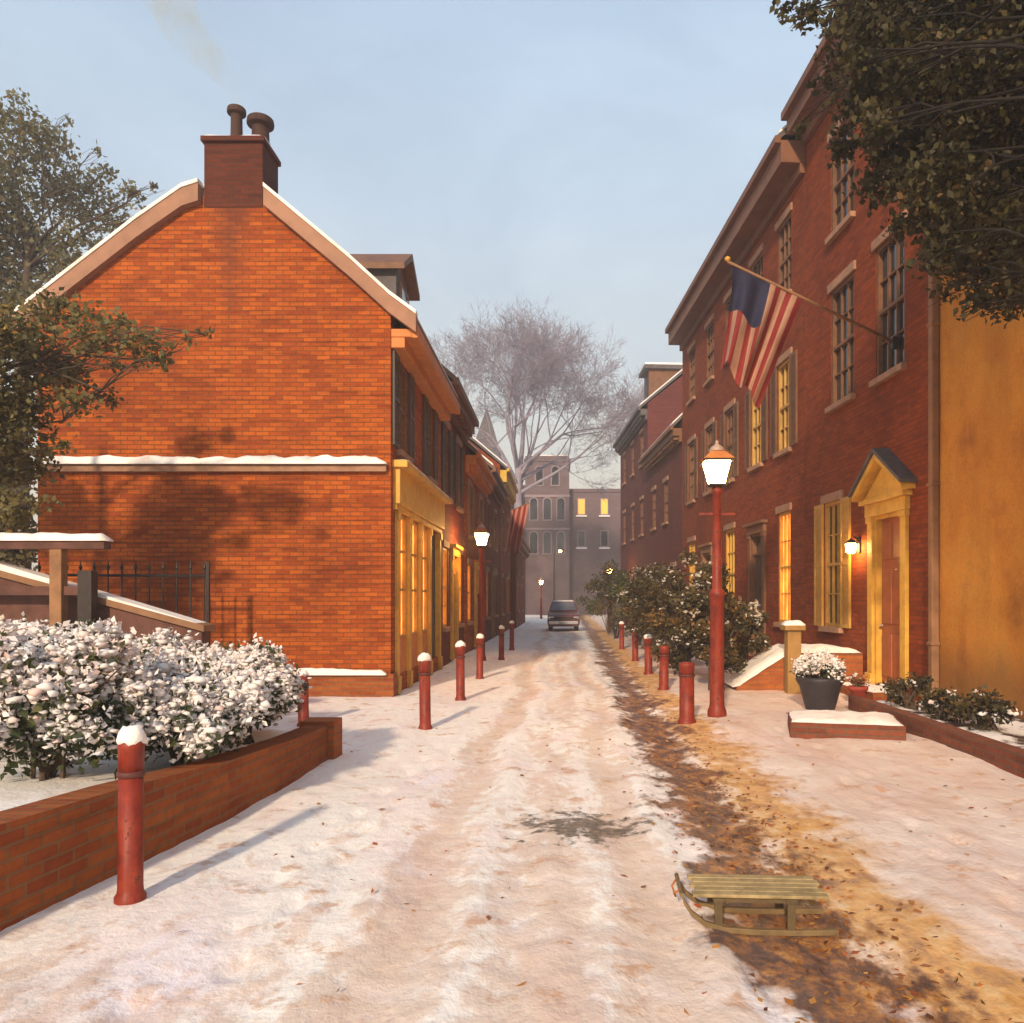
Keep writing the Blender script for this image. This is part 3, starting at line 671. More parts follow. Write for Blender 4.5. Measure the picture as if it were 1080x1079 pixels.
# red house
Yn, Yf = 12.25, 17.56; o_, th_, L_ = rrow(Yn, Yf)
kw = dict(frame='dim_brown', cols=3, rows=4)
row_house('brick_house', 'red brick house with gabled doorway and striped flag, beside the ochre wall', 'house', o_, th_, L_, 12.55, 'red_brick', D=8, over=.5, brackets=False, cornice='eave_brown', roof='slate', corn_h=.5,
    wins=[W(ry(Yf, 15.1, 16.2), (5.55, 7.85), **kw), W(ry(Yf, 13.15, 14.2), (5.55, 7.85), **kw), W(ry(Yf, 15.1, 16.2), (8.95, 10.9), **kw), W(ry(Yf, 13.15, 14.2), (8.95, 10.9), **kw),
          W(ry(Yf, 15.65, 16.55), (1.15, 3.65), frame='ochre_wood', shutters='ochre_wood', shut_w=.42)],
    doors=[W(ry(Yf, 13.2, 14.2), (.22, 3.15), leaf='door_red', trim='gold_wood', pediment=True, fan=.0)])
# second house
Yn, Yf = 17.60, 30.3; o_, th_, L_ = rrow(Yn, Yf)
k2 = dict(frame='ochre_wood', cols=3, rows=4); k3 = dict(frame='dim_brown', cols=3, rows=4)
wl = []
for (a, b) in ((18.5, 19.45), (20.6, 21.6), (23.2, 24.2), (25.6, 26.6), (28.2, 29.2)):
    wl.append(W(ry(Yf, a, b), (5.2, 7.3), shutters='dim_brown', shut_w=.42, **(k2 if a < 21 else k3))); wl.append(W(ry(Yf, a, b), (8.8, 10.6), **k3))
for (a, b) in ((18.55, 19.4), (23.2, 24.2), (28.2, 29.2)): wl.append(W(ry(Yf, a, b), (1.15, 3.75), frame='gold_wood', pane='lit_window' if a < 19 else 'glass'))
row_house('brick_house', 'long dark red brick house with brown eaves behind the lit lamp post', 'house', o_, th_, L_, 12.2, 'red_brick', D=8, over=.6, brackets=False, cornice='eave_brown', roof='slate', snow='snow_warm', corn_h=.62,
    wins=wl, doors=[W(ry(Yf, 20.5, 21.5), (.2, 3.4), leaf='dark_shutter', trim='brown_wood', fan=.5), W(ry(Yf, 25.8, 26.8), (.2, 3.2), leaf='dark_shutter', trim='pale_brown', fan=.5)])
# third, lower
Yn, Yf = 30.34, 38.0; o_, th_, L_ = rrow(Yn, Yf)
row_house('brick_house', 'lower plum brick house with snowy roof between two taller houses on the right', 'house', o_, th_, L_, 8.5, 'plum_brick', D=8, pitch=44, over=.4, cornice='brown_wood', roof='slate', snow='snow',
    wins=[W((1.2, 2.1), (4.9, 6.6), **k3), W((4, 4.9), (4.9, 6.6), **k3), W((1.2, 2.1), (1.2, 3), **k3), W((5.6, 6.5), (1.2, 3), **k3)])
Yn, Yf = 38.04, 47.6; o_, th_, L_ = rrow(Yn, Yf)
h4 = row_house('brick_house', 'far tall dark brick house with snowy roof and dormer on the right', 'house', o_, th_, L_, 11.0, 'plum_brick', D=8, pitch=40, over=.4, cornice='slate', roof='slate', snow='snow',
    wins=[W((1.2, 2.1), (4.9, 6.6), **k3), W((4.4, 5.3), (4.9, 6.6), **k3), W((7.4, 8.3), (4.9, 6.6), **k3), W((1.2, 2.1), (8.3, 9.9), **k3), W((4.4, 5.3), (8.3, 9.9), **k3), W((7.4, 8.3), (8.3, 9.9), **k3), W((2.8, 3.7), (1.2, 3), **k3)])
d = MB(); d.box(-2.2, -.5, 5.5, 7.0, 11.5, 13.3); dm = d.build('dormer', 'brown_wood', h4)
MB().box(-2.4, -.25, 5.3, 7.2, 13.3, 13.5).build('dormer_roof', 'slate', dm); MB().box(-2.4, -.27, 5.32, 7.18, 13.504, 13.6).build('dormer_snow', 'snow', dm); MB().box(-.5, -.46, 5.8, 6.7, 12.0, 13.1).build('dormer_pane', 'glass', dm)
MB().box(-4.4, -3.6, 8.6, 9.4, 13.5, 16.2).build('chimney', 'chimney_brick', h4)
# ochre house, near right
Yn, Yf = 3.2, 12.21; o_, th_, L_ = rrow(Yn, Yf)
yh = row_house('stucco_house', 'ochre stucco house front filling the right edge under leafy branches', 'house', o_, th_, L_, 12.9, 'stucco', D=8, over=.5, cornice='brown_wood', roof='slate',
    wins=[W(ry(Yf, 7.9, 8.9), (5.6, 7.8), **k3), W(ry(Yf, 5.2, 6.2), (5.6, 7.8), **k3), W(ry(Yf, 5.6, 6.6), (1.2, 3.5), **k3)])
q = MB(); q.box(.01, .13, .03, .15, .3, 12.0)
for z in (1.0, 3.4, 5.8, 8.2, 10.6): q.box(.005, .15, .01, .17, z, z+.06)
q.build('downpipe', 'pale_brown', yh, bevel=.02)

# ------------------------------------------------------------------ bollards and lamp posts
def bollard(label, x, y, h=.9, r=.078, snow=True):
    r *= .9
    o = thing('bollard', label, 'bollard', (x, y, gz(x, y)-.02), random.uniform(0, 6), 'red street bollards along the lane'); o.rotation_euler[0] = random.gauss(0, .014); o.rotation_euler[1] = random.gauss(0, .014)
    MB().lathe([(r*1.25, -.12), (r*1.25, .05), (r*1.05, .07), (r, .10), (r*.98, h*.76)], 18).build('post', 'red_paint', o, True)
    MB().lathe([(r*1.0, h*.76), (r*1.13, h*.77), (r*1.13, h*.795), (r*1.0, h*.80)], 18).build('ring', 'dark_band', o, True)
    MB().lathe([(r*1.0, h*.80), (r*1.03, h*.93), (r*1.08, h*.95), (r*.95, h*.985), (r*.4, h)], 18).build('cap', 'red_paint', o, True)
    if snow:
        P = [(r*1.05, h*.965), (r*1.12, h*.99), (r*1.0, h*1.03), (r*.6, h*1.06), (r*.1, h*1.07)]
        m = MB().lathe(P, 18); m.v = [(a*(1+.3*mnoise.noise(Vector((a*22, b*22, c*9+x*5)))), b*(1+.3*mnoise.noise(Vector((a*22, b*22, c*9+y)))), c+.028*mnoise.noise(Vector((a*25+x, b*25, 0)))) for a, b, c in m.v]
        m.build('snow_cap', 'snow_warm', o, True)
    return o
bollard('near red bollard with snow cap standing against the low brick garden wall', -2.38, 4.45, .92, .072)
bollard('red bollard half hidden behind the far end of the garden wall', -3.42, 10.7, .72)
bollard('snow capped red bollard in front of the corner of the orange gable house', -1.78, 10.55, .95, .082)
bollard('snow capped red bollard before the shopfront, second up the left kerb', -1.70, 13.6, .95, .082)
bollard('red bollard beside the lit left doorway, third up the left kerb', -1.74, 17.2, .92, .08)
bollard('red bollard just past the left lamp post', -1.68, 22.6, .92, .085)
bollard('farthest red bollard on the left kerb', -1.66, 27.0, .95, .085)
bollard('stout red bollard beside the foot of the right lamp post', 1.73, 11.1, .86, .115, False)
bollard('red bollard behind the stout one, second up the right kerb', 1.93, 15.2, .86, .10, False)
bollard('red bollard third up the right kerb in front of the shrubs', 1.98, 18.3, .86, .10)
bollard('red bollard fourth up the right kerb in front of the shrubs', 2.02, 22.0, .86, .095)
bollard('small distant red bollard last up the right kerb', 2.04, 27.2, .9, .09)

def lamp_post(label, x, y, H=3.95, r=.105, far=False):
    o = thing('lamp_post', label, 'street lamp', (x, y, gz(x, y)-.02), 0, 'lit street lamps along the lane')
    zl = H-.62
    MB().lathe([(r*1.3, -.1), (r*1.3, .10), (r*1.1, .14), (r, .2), (r*.96, 1.72), (r*1.12, 1.75), (r*1.12, 1.80), (r*.68, 1.86), (r*.55, zl-.12), (r*.8, zl-.10), (r*.8, zl-.06), (r*.5, zl)], 20).build('post', 'red_paint', o, True)
    MB().box(-.26, .26, -.018, .018, zl-.42, zl-.385).build('ladder_bar', 'red_paint', o)
    def fr(z, a): return [(-a, -a, z), (a, -a, z), (a, a, z), (-a, a, z)]
    b, tp = .105, .175; z0, z1 = zl+.03, zl+.34
    m = MB(); m.add(fr(z0, b)+fr(z1, tp), [(3, 2, 1, 0), (4, 5, 6, 7), (0, 1, 5, 4), (1, 2, 6, 5), (2, 3, 7, 6), (3, 0, 4, 7)])
    m.build('lantern_glass', 'far_lamp_glass' if far else 'lamp_glass', o)
    m = MB(); m.box(-.125, .125, -.125, .125, zl, z0-.002)
    for sx, sy in ((-1, -1), (1, -1), (1, 1), (-1, 1)): m.tube([(sx*b, sy*b, z0), (sx*tp, sy*tp, z1)], .012, 5)
    m.box(-tp-.03, tp+.03, -tp-.03, tp+.03, z1+.002, z1+.03); m.build('lantern_frame', 'iron', o)
    m = MB(); m.add(fr(z1+.032, tp+.045)+fr(z1+.15, .10), [(3, 2, 1, 0), (4, 5, 6, 7), (0, 1, 5, 4), (1, 2, 6, 5), (2, 3, 7, 6), (3, 0, 4, 7)]); cp = m.build('lantern_cap', 'orange_wood', o)
    MB().lathe([(.11, z1+.152), (.12, z1+.17), (.085, z1+.22), (.03, z1+.26), (.02, z1+.28), (.03, z1+.30), (0.005, z1+.32)], 14).build('finial', 'grey_metal', cp, True)
    return o
lamp_post('red lamp post with bright lantern on the right pavement beside a bollard', 2.24, 11.6)
lamp_post('lit red lamp post on the left pavement by the yellow doorway', -2.18, 22.0, 3.75, .10)
lamp_post('distant lit lamp on the right above the dark shrubs', 2.55, 43, 3.6, .1, True)
lamp_post('distant lit lamp on the left glowing beyond the last houses', -1.75, 70, 3.6, .1, True)
sg = thing('street_light', 'tall thin far street light shining before the tower block', 'street lamp', (-.7, 80, 0))
MB().tube([(0, 0, 0), (0, 0, 6.2), (.15, 0, 6.5), (.5, 0, 6.6)], [.09, .06, .05, .04], 8).build('pole', 'iron', sg, True)
MB().box(.35, .8, -.12, .12, 6.56, 6.68).build('lamp_head', 'iron', sg); MB().lathe([(.05, 6.36), (.17, 6.45), (.12, 6.555)], 10, (.58, 0)).build('lamp_globe', 'far_lamp_glass', sg, True)

# ------------------------------------------------------------------ garden on the left
gw = thing('garden_wall', 'low orange brick garden wall curving along the left edge of the lane', 'wall', (0, 0, 0))
pts = [(-2.40, 8.35), (-2.45, 7.5), (-2.55, 6.2), (-2.68, 5.0), (-2.84, 3.8), (-3.1, 2.4), (-3.5, .8)]
def wall_strip(pts, th, z0, zt, name, matn, parent):
    m = MB(); vs = []; n = len(pts)
    for i_, (x, y) in enumerate(pts):
        z = zt[i_]; vs += [(x, y, z0), (x, y, z), (x-th, y, z), (x-th, y, z0)]
    fs = []
    for i_ in range(n-1):
        for q in range(4): fs.append((i_*4+q, i_*4+(q+1) % 4, i_*4+4+(q+1) % 4, i_*4+4+q))
    fs += [(0, 3, 2, 1), ((n-1)*4, (n-1)*4+1, (n-1)*4+2, (n-1)*4+3)]
    m.add(vs, fs); return m.build(name, matn, parent)
zt = [.40, .41, .46, .54, .58, .60, .62]
wall_strip(pts, .24, -.2, zt, 'wall', 'garden_brick', gw)
MB().box(-2.70, -2.34, 8.30, 8.62, -.2, .44).build('end_pier', 'orange_brick', gw, bevel=.01)
sb = MB(); n = 26                                     # snow-covered bed behind the wall
vs = []; fs = []
for i_ in range(n+1):
    f = i_/n; y = 8.3*(1-f)+.8*f; k = min(len(pts)-2, max(q for q in range(len(pts)-1) if pts[q][1] >= y-1e-6)); 
    u = (pts[k][1]-y)/(pts[k][1]-pts[k+1][1]); x = pts[k][0]*(1-u)+pts[k+1][0]*u; z = zt[k]*(1-u)+zt[k+1]*u
    for q in range(12):
        xx = x-.20-q*.5; vs.append((xx, y, z-.03+.05*mnoise.noise(Vector((xx*2, y*2, 0)))+(0 if q else -.05)))
for i_ in range(n):
    for q in range(11): a = i_*12+q; fs.append((a, a+1, a+13, a+12))
sb.add(vs, fs); tag(sb.build('garden_bed', 'snow_warm', None, True), kind='structure')

def snow_bush(label, x, y, z, rx, ry_, h, nl, ns, leaf='leaf_bush', snow='snow_bush', group='snow laden bushes in the garden bed', sz=.024, ls=.066, name='snowy_bush', cat='bush', low=.35, cover=.2):
    o = thing(name, label, cat, (x, y, z), 0, group)
    m = MB(); tips = []
    for k in range(14):
        a = random.uniform(0, 2*PI); rr = random.uniform(.3, .85); tip = Vector((math.cos(a)*rx*rr, math.sin(a)*ry_*rr, h*random.uniform(.5, .9)))
        m.tube([(random.gauss(0, .06), random.gauss(0, .06), -.05), tip*.5+Vector((0, 0, h*.12)), tip], [.018, .012, .005], 5); tips.append(tip)
    m.build('stems', 'bark', o)
    C = []
    for k in range(34):
        d = Vector((random.gauss(0, 1), random.gauss(0, 1), random.gauss(.25, .8))).normalized(); f = random.uniform(.45, .92)
        C.append((d.x*rx*f, d.y*ry_*f, h*.5+d.z*h*.5*f, random.uniform(.14, .27)*min(rx, h)))
    C = [(a, b, max(c, .10), r) for a, b, c, r in C]
    leaves('foliage', clumpy(C, nl), ls, leaf, o)
    # snow lies on the upper leaf tufts
    P = clumpy(C, int(ns*2.2)); up = P[:, 2]/h-low+.75*np.array([mnoise.noise(Vector(p)*3.6) for p in P])
    out = np.sqrt((P[:, 0]/rx)**2+(P[:, 1]/ry_)**2+((P[:, 2]-h*.45)/(h*.55))**2)
    P = P[np.argsort(-(up*.8+out*.9+rng.normal(0, .16+cover, len(P))))[:ns]]; P[:, 2] += .02
    k = len(P); q = rng.random(k) < .42
    lumps('snow_clumps', P[q], sz*np.clip(rng.lognormal(-.15, .5, q.sum()), .3, 1.9), snow, o, .6, ICO1)
    leaves('frosted_leaves', P[~q]+rng.normal(0, .02, (int((~q).sum()), 3)), ls*.78, snow, o)
    return o
snow_bush('big snow covered bush at the left edge just behind the garden wall', -3.55, 5.5, .48, .75, .7, .97, 6500, 17000)
snow_bush('snow covered bush spilling over the wall behind the near bollard', -3.02, 6.35, .42, .55, .75, .82, 5200, 13000)
snow_bush('snowy bush nearest the pier at the far end of the garden wall', -3.0, 7.55, .40, .62, .7, .80, 5200, 13000)
snow_bush('tall snowy bush at the left edge below the slanting handrail', -4.75, 6.9, .42, .95, .9, 1.0, 6000, 19000)
snow_bush('snowy bush in the middle of the bed in front of the iron railing', -3.95, 7.7, .40, .75, .8, .88, 5600, 15000)
snow_bush('low ragged bush with little snow at the end of the iron railing', -4.35, 9.4, .2, .7, .6, 1.05, 3000, 2200, cover=.05)

snow_bush('tall dark garden shrub at the left edge beyond the porch rail', -12.6, 15.5, 0, 2.6, 1.6, 5.2, 14000, 500, 'leaf_back', 'snow_shrub', None, .05, .14, 'garden_shrub', 'shrub', .2, .3)
# stair wall, timber rail and iron railing
st = thing('stair_wall', 'dark sloping stair wall with snowy coping behind the left bushes', 'wall', (0, 10.2, 0))
m = MB(); m.prism_y([(-9.5, 0), (-4.55, 0), (-4.55, 1.30), (-7.1, 1.98), (-9.5, 2.5)], 0, .22); m.build('wall', 'old_wood', st)
m = MB(); m.prism_y([(-4.5, 1.29), (-4.5, 1.37), (-7.1, 2.07), (-9.5, 2.6), (-9.5, 2.51), (-7.1, 1.99)], -.06, .28); m.build('coping', 'pale_brown', st)
m = MB(); m.prism_y([(-4.6, 1.40), (-5.6, 1.70), (-7.1, 2.15), (-9.5, 2.70), (-9.5, 2.60), (-7.1, 2.072), (-4.6, 1.372)], -.04, .26); m.build('snow_cap', 'snow_warm', st)
tr_ = thing('timber_rail', 'timber porch rail with thick snow on its top beam at the left edge', 'railing', (0, 9.9, 0))
m = MB(); m.box(-8.2, -5.62, 0, .16, 2.32, 2.42); m.build('top_beam', 'old_wood', tr_); snow_ledge('beam_snow', -8.2, -5.6, -.03, .19, 2.418, .10, tr_)
for x in (-6.3, -7.6): MB().box(x, x+.15, .01, .15, 0, 2.318).build('post', 'post_wood', tr_, bevel=.01)
MB().box(-8.2, -5.8, .05, .11, 1.75, 1.86).build('lower_rail', 'old_wood', tr_); MB().box(-5.95, -5.78, .01, .15, .3, 2.05).build('newel', 'iron', tr_)
ir = thing('iron_railing', 'thin black iron railing against the foot of the orange gable wall', 'railing', (0, 12.6, 0))
MB().tube([(-8.2, 0, 2.08), (-5.52, 0, 2.06)], .022, 6).build('top_rail', 'iron', ir); MB().tube([(-8.2, 0, .35), (-5.52, 0, .35)], .02, 6).build('bottom_rail', 'iron', ir)
for k in range(13):
    x = -5.58-k*.215
    MB().lathe([(.014, .2), (.014, 2.16), (.03, 2.19), (.012, 2.24), (.002, 2.32)], 7, (x, 0)).build('picket', 'iron', ir)
MB().box(-5.545, -5.50, -.025, .025, 0, 2.28).build('end_post', 'iron', ir)

# ------------------------------------------------------------------ trees
def limb(m, a, b, r0, r1, wob=.25, n=6, sides=7):
    a, b = Vector(a), Vector(b); L = (b-a).length; pts_ = []
    for i_ in range(n+1):
        f = i_/n; off = Vector((random.gauss(0, 1), random.gauss(0, 1), random.gauss(0, .6)))*wob*L*.09*math.sin(PI*f); pts_.append(a.lerp(b, f)+off+Vector((0, 0, .06*L*math.sin(PI*f))))
    m.tube(pts_, [r0+(r1-r0)*i_/n for i_ in range(n+1)], sides); return pts_
def PX(px, py, Y): return ((px-592)*Y/850, Y, EYE+(632-py)*Y/850)

def leafy_tree(label, base, spec, yr, trunk, nl, ls, leaf, lo, hi, r0, bark='bark'):
    o = thing('leafy_tree', label, 'tree', base); base = Vector(base); m = MB(); m.tube(trunk, [r0, r0*.8, r0*.65, r0*.5, r0*.2], 10); C = []
    for px, py, r in spec:
        Yc = random.uniform(*yr); p = Vector(PX(px, py, Yc))-base; C.append((p.x, p.y, p.z, r*Yc/850)); z0 = min(max(p.z-1.0, lo), hi)
        k = max(1, min(len(trunk)-1, next((q for q in range(len(trunk)) if trunk[q][2] > z0), len(trunk)-1))); a, b = Vector(trunk[k-1]), Vector(trunk[k])
        s_ = limb(m, a.lerp(b, (z0-a.z)/(b.z-a.z)), p, r0*(.09+.07*random.random()), .007, .6)
        for q in range(5):
            e = p+Vector((random.gauss(0, 1), random.gauss(0, 1), random.gauss(.1, .8)))*r*Yc/850*.75; limb(m, s_[random.choice((3, 4, 5))], e, .012, .003, .6, 4, 5)
    m.build('trunk', bark, o, True); leaves('crown', clumpy(C, nl), ls, leaf, o); return o
leafy_tree('hazy brown green tree standing behind the sloping roof of the orange gable house', (-15.2, 22.5, 0),
    [(40, 190, 46), (95, 215, 36), (20, 260, 50), (85, 270, 36), (140, 205, 13), (128, 238, 16), (50, 150, 26), (12, 130, 28), (-60, 170, 70), (-70, 280, 80), (-150, 230, 80), (-150, 340, 80), (60, 320, 40), (10, 330, 50), (155, 228, 9), (72, 122, 9), (20, 105, 10), (112, 182, 12), (165, 196, 6), (100, 158, 8), (-20, 220, 50), (-30, 420, 60), (-120, 450, 70)],
    (21.5, 25), [(0, 0, -.2), (.1, 0, 3), (0, .1, 6), (.2, 0, 9), (.3, .1, 12)], 36000, .15, 'leaf_back', 5, 11, .34)
leafy_tree('leafy branches with rust coloured leaves hanging in from the left edge before the gable', (-8.6, 10.8, 0),
    [(20, 345, 34), (60, 330, 24), (100, 352, 30), (150, 365, 20), (188, 362, 12), (215, 352, 6), (60, 395, 28), (15, 425, 36), (85, 430, 18), (112, 418, 10), (20, 485, 32), (-40, 460, 70), (60, 470, 13), (10, 540, 24), (42, 530, 12), (-60, 560, 50), (130, 340, 9), (-50, 360, 60), (-130, 420, 70), (170, 378, 8), (35, 375, 20), (120, 385, 8)],
    (9.6, 11.6), [(0, 0, -.2), (.05, 0, 1.2), (.0, .05, 2.6), (.1, 0, 4.0), (.15, .05, 5.6)], 17000, .085, 'leaf_left', 1.8, 4.8, .22)

rt = thing('leafy_tree', 'dark leafy tree whose branches hang over the top right corner', 'tree', (4.9, 5.2, 0))
base = Vector((4.9, 5.2, 0)); m = MB(); m.tube([(0, 0, -.2), (0, .05, 2), (-.1, .1, 4), (-.2, .3, 6), (-.5, .6, 8)], [.2, .16, .14, .11, .04], 10); C = []
spec = [(1000, 40, 60), (1060, 80, 70), (940, 80, 42), (950, 140, 38), (1010, 150, 55), (1060, 200, 60), (1010, 220, 45), (960, 190, 25), (1050, 280, 40), (990, 265, 26), (1100, 150, 80), (1130, 260, 70), (1120, 30, 80), (905, 70, 20), (880, 20, 22), (850, 12, 14), (825, 8, 9), (870, 90, 14), (845, 130, 11), (925, 130, 24), (955, 240, 18), (940, 20, 40), (1030, 320, 18), (1000, -60, 70), (1080, -80, 80), (900, -40, 40), (985, 110, 40), (1075, 130, 50), (1040, 240, 36), (915, 100, 34), (890, 150, 18), (930, 190, 26), (1000, 190, 50), (1060, 30, 60), (1030, 90, 60), (985, 20, 50), (940, 45, 40), (1070, 250, 50), (905, 30, 30), (1000, 300, 16), (1065, 320, 20), (960, 160, 34), (975, 210, 26), (1010, 260, 34), (1050, 180, 50), (1075, 230, 44), (1020, 50, 60), (960, 60, 44), (935, 165, 20), (1070, 300, 26), (890, 60, 22), (925, 20, 34)]
for px, py, r in spec:
    Yc = random.uniform(7.6, 9.6); p = Vector(PX(px, py, Yc))-base; C.append((p.x, p.y, p.z, r*Yc/850))
    s_ = limb(m, (-.2, .3, min(max(p.z-1.2, 3.5), 7.4)), p, .024, .006, .5)
    for q in range(3):
        e = p+Vector((random.gauss(0, 1), random.gauss(0, 1), random.gauss(0, .8)))*r*Yc/850*.7; limb(m, s_[4], e, .012, .003, .5, 4, 5)
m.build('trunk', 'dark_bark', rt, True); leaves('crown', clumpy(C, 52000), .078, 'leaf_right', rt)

# bare tree at the end of the lane
bt = thing('bare_tree', 'large bare winter tree with fine grey twigs rising behind the left row', 'tree', (-3.3, 61, 0))
TV = []; TF = []; nv = 0
def seg(a, b, r0, r1, n):
    global nv
    d = (b-a).normalized(); u = d.cross(Vector((.3, .9, .1))).normalized(); v = u.cross(d)
    for p, r in ((a, r0), (b, r1)):
        for k in range(n):
            t_ = 2*PI*k/n; TV.append(p+(u*math.cos(t_)+v*math.sin(t_))*r)
    for k in range(n): TF.append((nv+k, nv+(k+1) % n, nv+n+(k+1) % n, nv+n+k))
    nv += 2*n
def grow(p, d, L, r, depth):
    n = 3 if depth < 3 else 5; cur = p; steps = 3
    for k in range(steps):
        d = (d+Vector((random.gauss(0, .12), random.gauss(0, .12), random.gauss(.03, .1)))).normalized(); nx_ = cur+d*L/steps; r2 = r*(1-.16)
        seg(cur, nx_, r, r2, n); 
        if depth <= 4 and depth > 0 and random.random() < .85:
            sdv = (d+Vector((random.gauss(0, .6), random.gauss(0, .6), random.gauss(.05, .45)))).normalized(); grow(nx_, sdv, L*random.uniform(.45, .7), r2*.5, depth-1)
        cur, r = nx_, r2
    if depth == 0: return
    for k in range(2 if depth < 5 else 3):
        sp = .42 if depth > 3 else .5
        nd = (d+Vector((random.gauss(0, sp), random.gauss(0, sp), random.gauss(.0, sp*.7)))).normalized(); grow(cur, nd, L*random.uniform(.62, .80), max(r*.66, .012), depth-1)
seg(Vector((0, 0, -.3)), Vector((.1, 0, 5)), .42, .34, 8); seg(Vector((.1, 0, 5)), Vector((0, 0, 10)), .34, .30, 8); seg(Vector((0, 0, 10)), Vector((0, 0, 12)), .3, .2, 8)
for k in range(13):
    a = 2*PI*k/13*2+random.uniform(-.3, .3); el = (.42, .6, .85, 1.05, 1.3)[k % 5]; z0 = 9.2+random.uniform(0, 2.6)
    grow(Vector((0, 0, z0)), Vector((math.cos(a)*math.cos(el)*1.15, math.sin(a)*math.cos(el)*.8, math.sin(el))).normalized(), random.uniform(3.6, 4.7), .16, 6)
grow(Vector((0, 0, 10)), Vector((.03, 0, 1)), 4.7, .25, 6)
npmesh('trunk', np.array([v[:] for v in TV]), np.array([f if len(f) == 4 else f for f in TF]), 'grey_bark', bt)

# ------------------------------------------------------------------ shrubs on the right pavement
SG = 'snowy shrubs along the right pavement'
def rs(label, x, y, rx, h, nl, ns, **k): snow_bush(label, x, y, gz(x, y), rx, rx*1.1, h, nl, ns, k.get('leaf', 'leaf_shrub'), 'snow_shrub', SG, .03, .10, 'snowy_shrub', 'shrub', .25, .3)
rs('tall dark shrub dusted with snow right behind the lamp post', 2.85, 14.8, .66, 2.65, 4600, 420)
rs('snow speckled shrub between the lamp post and the stoop', 3.5, 15.6, .48, 1.9, 2400, 420)
rs('broad dark snowy shrub left of the lamp post', 2.7, 17.6, .85, 2.7, 4600, 420)
rs('rusty orange leaved shrub behind the third right bollard', 2.8, 21.0, 1.0, 2.7, 4200, 200)
rs('dark olive shrub behind the fourth right bollard', 2.75, 24.6, 1.0, 2.9, 3400, 250)
rs('green topped shrub farther along the right side', 2.75, 29, 1.2, 3.1, 3200, 120, leaf='leaf_green')
rs('far dark shrub arching over the right kerb', 2.35, 34.5, 1.4, 3.4, 3600, 90)
rs('farthest bush beside the parked car', 2.35, 40, 1.5, 3.3, 3400, 60, leaf='leaf_green')

def snow_pad(name, x0, x1, y0, y1, z, h, parent, slope=None):
    nx_, ny_ = 22, 18; vs = []; fs = []; ph = random.uniform(0, 50)
    for j_ in range(ny_+1):
        for i_ in range(nx_+1):
            u, v = i_/nx_, j_/ny_; e = min(u, 1-u, v, 1-v)*2; x = x0+(x1-x0)*u; y = y0+(y1-y0)*v
            k = min(1, (e*2.6))**.45 if e > 0 else 0
            q = .028*mnoise.noise(Vector((x*5, y*5, ph))); r_ = .03*mnoise.noise(Vector((x*7, y*7, ph+7)))
            zz = slope(x) if slope else z
            vs.append((x+r_, y+r_*.8, zz+(h+q)*k))
    for j_ in range(ny_):
        for i_ in range(nx_): a = j_*(nx_+1)+i_; fs.append((a, a+1, a+nx_+2, a+nx_+1))
    return MB().add(vs, fs).build(name, 'snow_warm', parent, True)

# ------------------------------------------------------------------ doorstep things on the right
so_ = thing('brick_stoop', 'brick stoop with a sloping snow covered cheek beside the red house', 'steps', (0, 0, 0))
m = MB(); m.prism_y([(3.2, -.2), (5.5, -.2), (5.5, .72), (4.15, .72), (3.2, .10)], 14.7, 15.9); m.build('base', 'orange_brick', so_)
snow_pad('snow_cover', 3.12, 5.48, 14.66, 15.94, 0, .11, so_, lambda x: .10+(.62)*min(max((x-3.2)/.95, 0), 1)+.001)
gp = thing('stone_post', 'square ochre post with a snowy cap standing before the stoop', 'post', (4.12, 14.35, 0))
MB().box(-.12, .12, -.12, .12, -.1, 1.15).build('shaft', 'stone_post', gp, bevel=.012); MB().box(-.18, .18, -.18, .18, 1.15, 1.24).build('cap', 'stone_post', gp, bevel=.01); snow_ledge('snow_cap', -.18, .18, -.17, .17, 1.238, .09, gp)
pt = thing('planter_pot', 'round black planter pot on the snow in front of the stoop', 'plant pot', (3.95, 12.3, .02))
MB().lathe([(.20, -.04), (.22, .02), (.31, .36), (.36, .44), (.36, .50), (.31, .50), (.29, .42)], 26).build('pot', 'dark_pot', pt, True)
MB().lathe([(.02, .40), (.295, .41)], 20).build('soil', 'soil', pt)
snow_bush('rounded shrub topped with yellowish snow growing in the black pot', 3.95, 12.3, .42, .40, .40, .46, 1100, 2600, 'leaf_green', 'snow_bush', None, .026, .05, 'potted_shrub', 'plant', .2, .1)
rp = thing('flower_pot', 'small red flower pot at the side of the panelled door', 'plant pot', (4.75, 12.9, .02))
MB().lathe([(.10, -.03), (.13, .22), (.155, .23), (.155, .29), (.12, .29), (.11, .24)], 18).build('pot', 'red_pot', rp, True)
snow_bush('small red brown plant in the small pot beside the door', 4.75, 12.9, .24, .16, .16, .26, 260, 40, 'leaf_litter', 'snow_bush', None, .02, .04, 'potted_plant', 'plant', .2, .1)
ds = thing('door_step', 'low brick step block with snow on top, near the black planter', 'steps', (3.55, 10.15, 0), R(-14))
MB().box(-.66, .66, -.5, .42, -.15, .20).build('base', 'step_brick', ds, bevel=.012); snow_pad('snow_cover', -.64, .64, -.48, .40, .201, .06, ds)
d2 = thing('door_step', 'narrow red brick steps at the foot of the panelled door', 'steps', (RX(13.7), 13.7, 0), TH)
MB().box(.02, .62, -.75, .75, -.1, .20).build('base', 'garden_brick', d2, bevel=.012); snow_pad('snow_cover', .10, .61, -.72, .72, .201, .04, d2)
fb = thing('flower_bed_edge', 'low brown brick border of the snowy bed under the ochre wall', 'wall', (0, 0, 0))
MB().box(4.34, 4.52, 3.5, 12.2, -.2, .24).build('wall', 'step_brick', fb, bevel=.012)
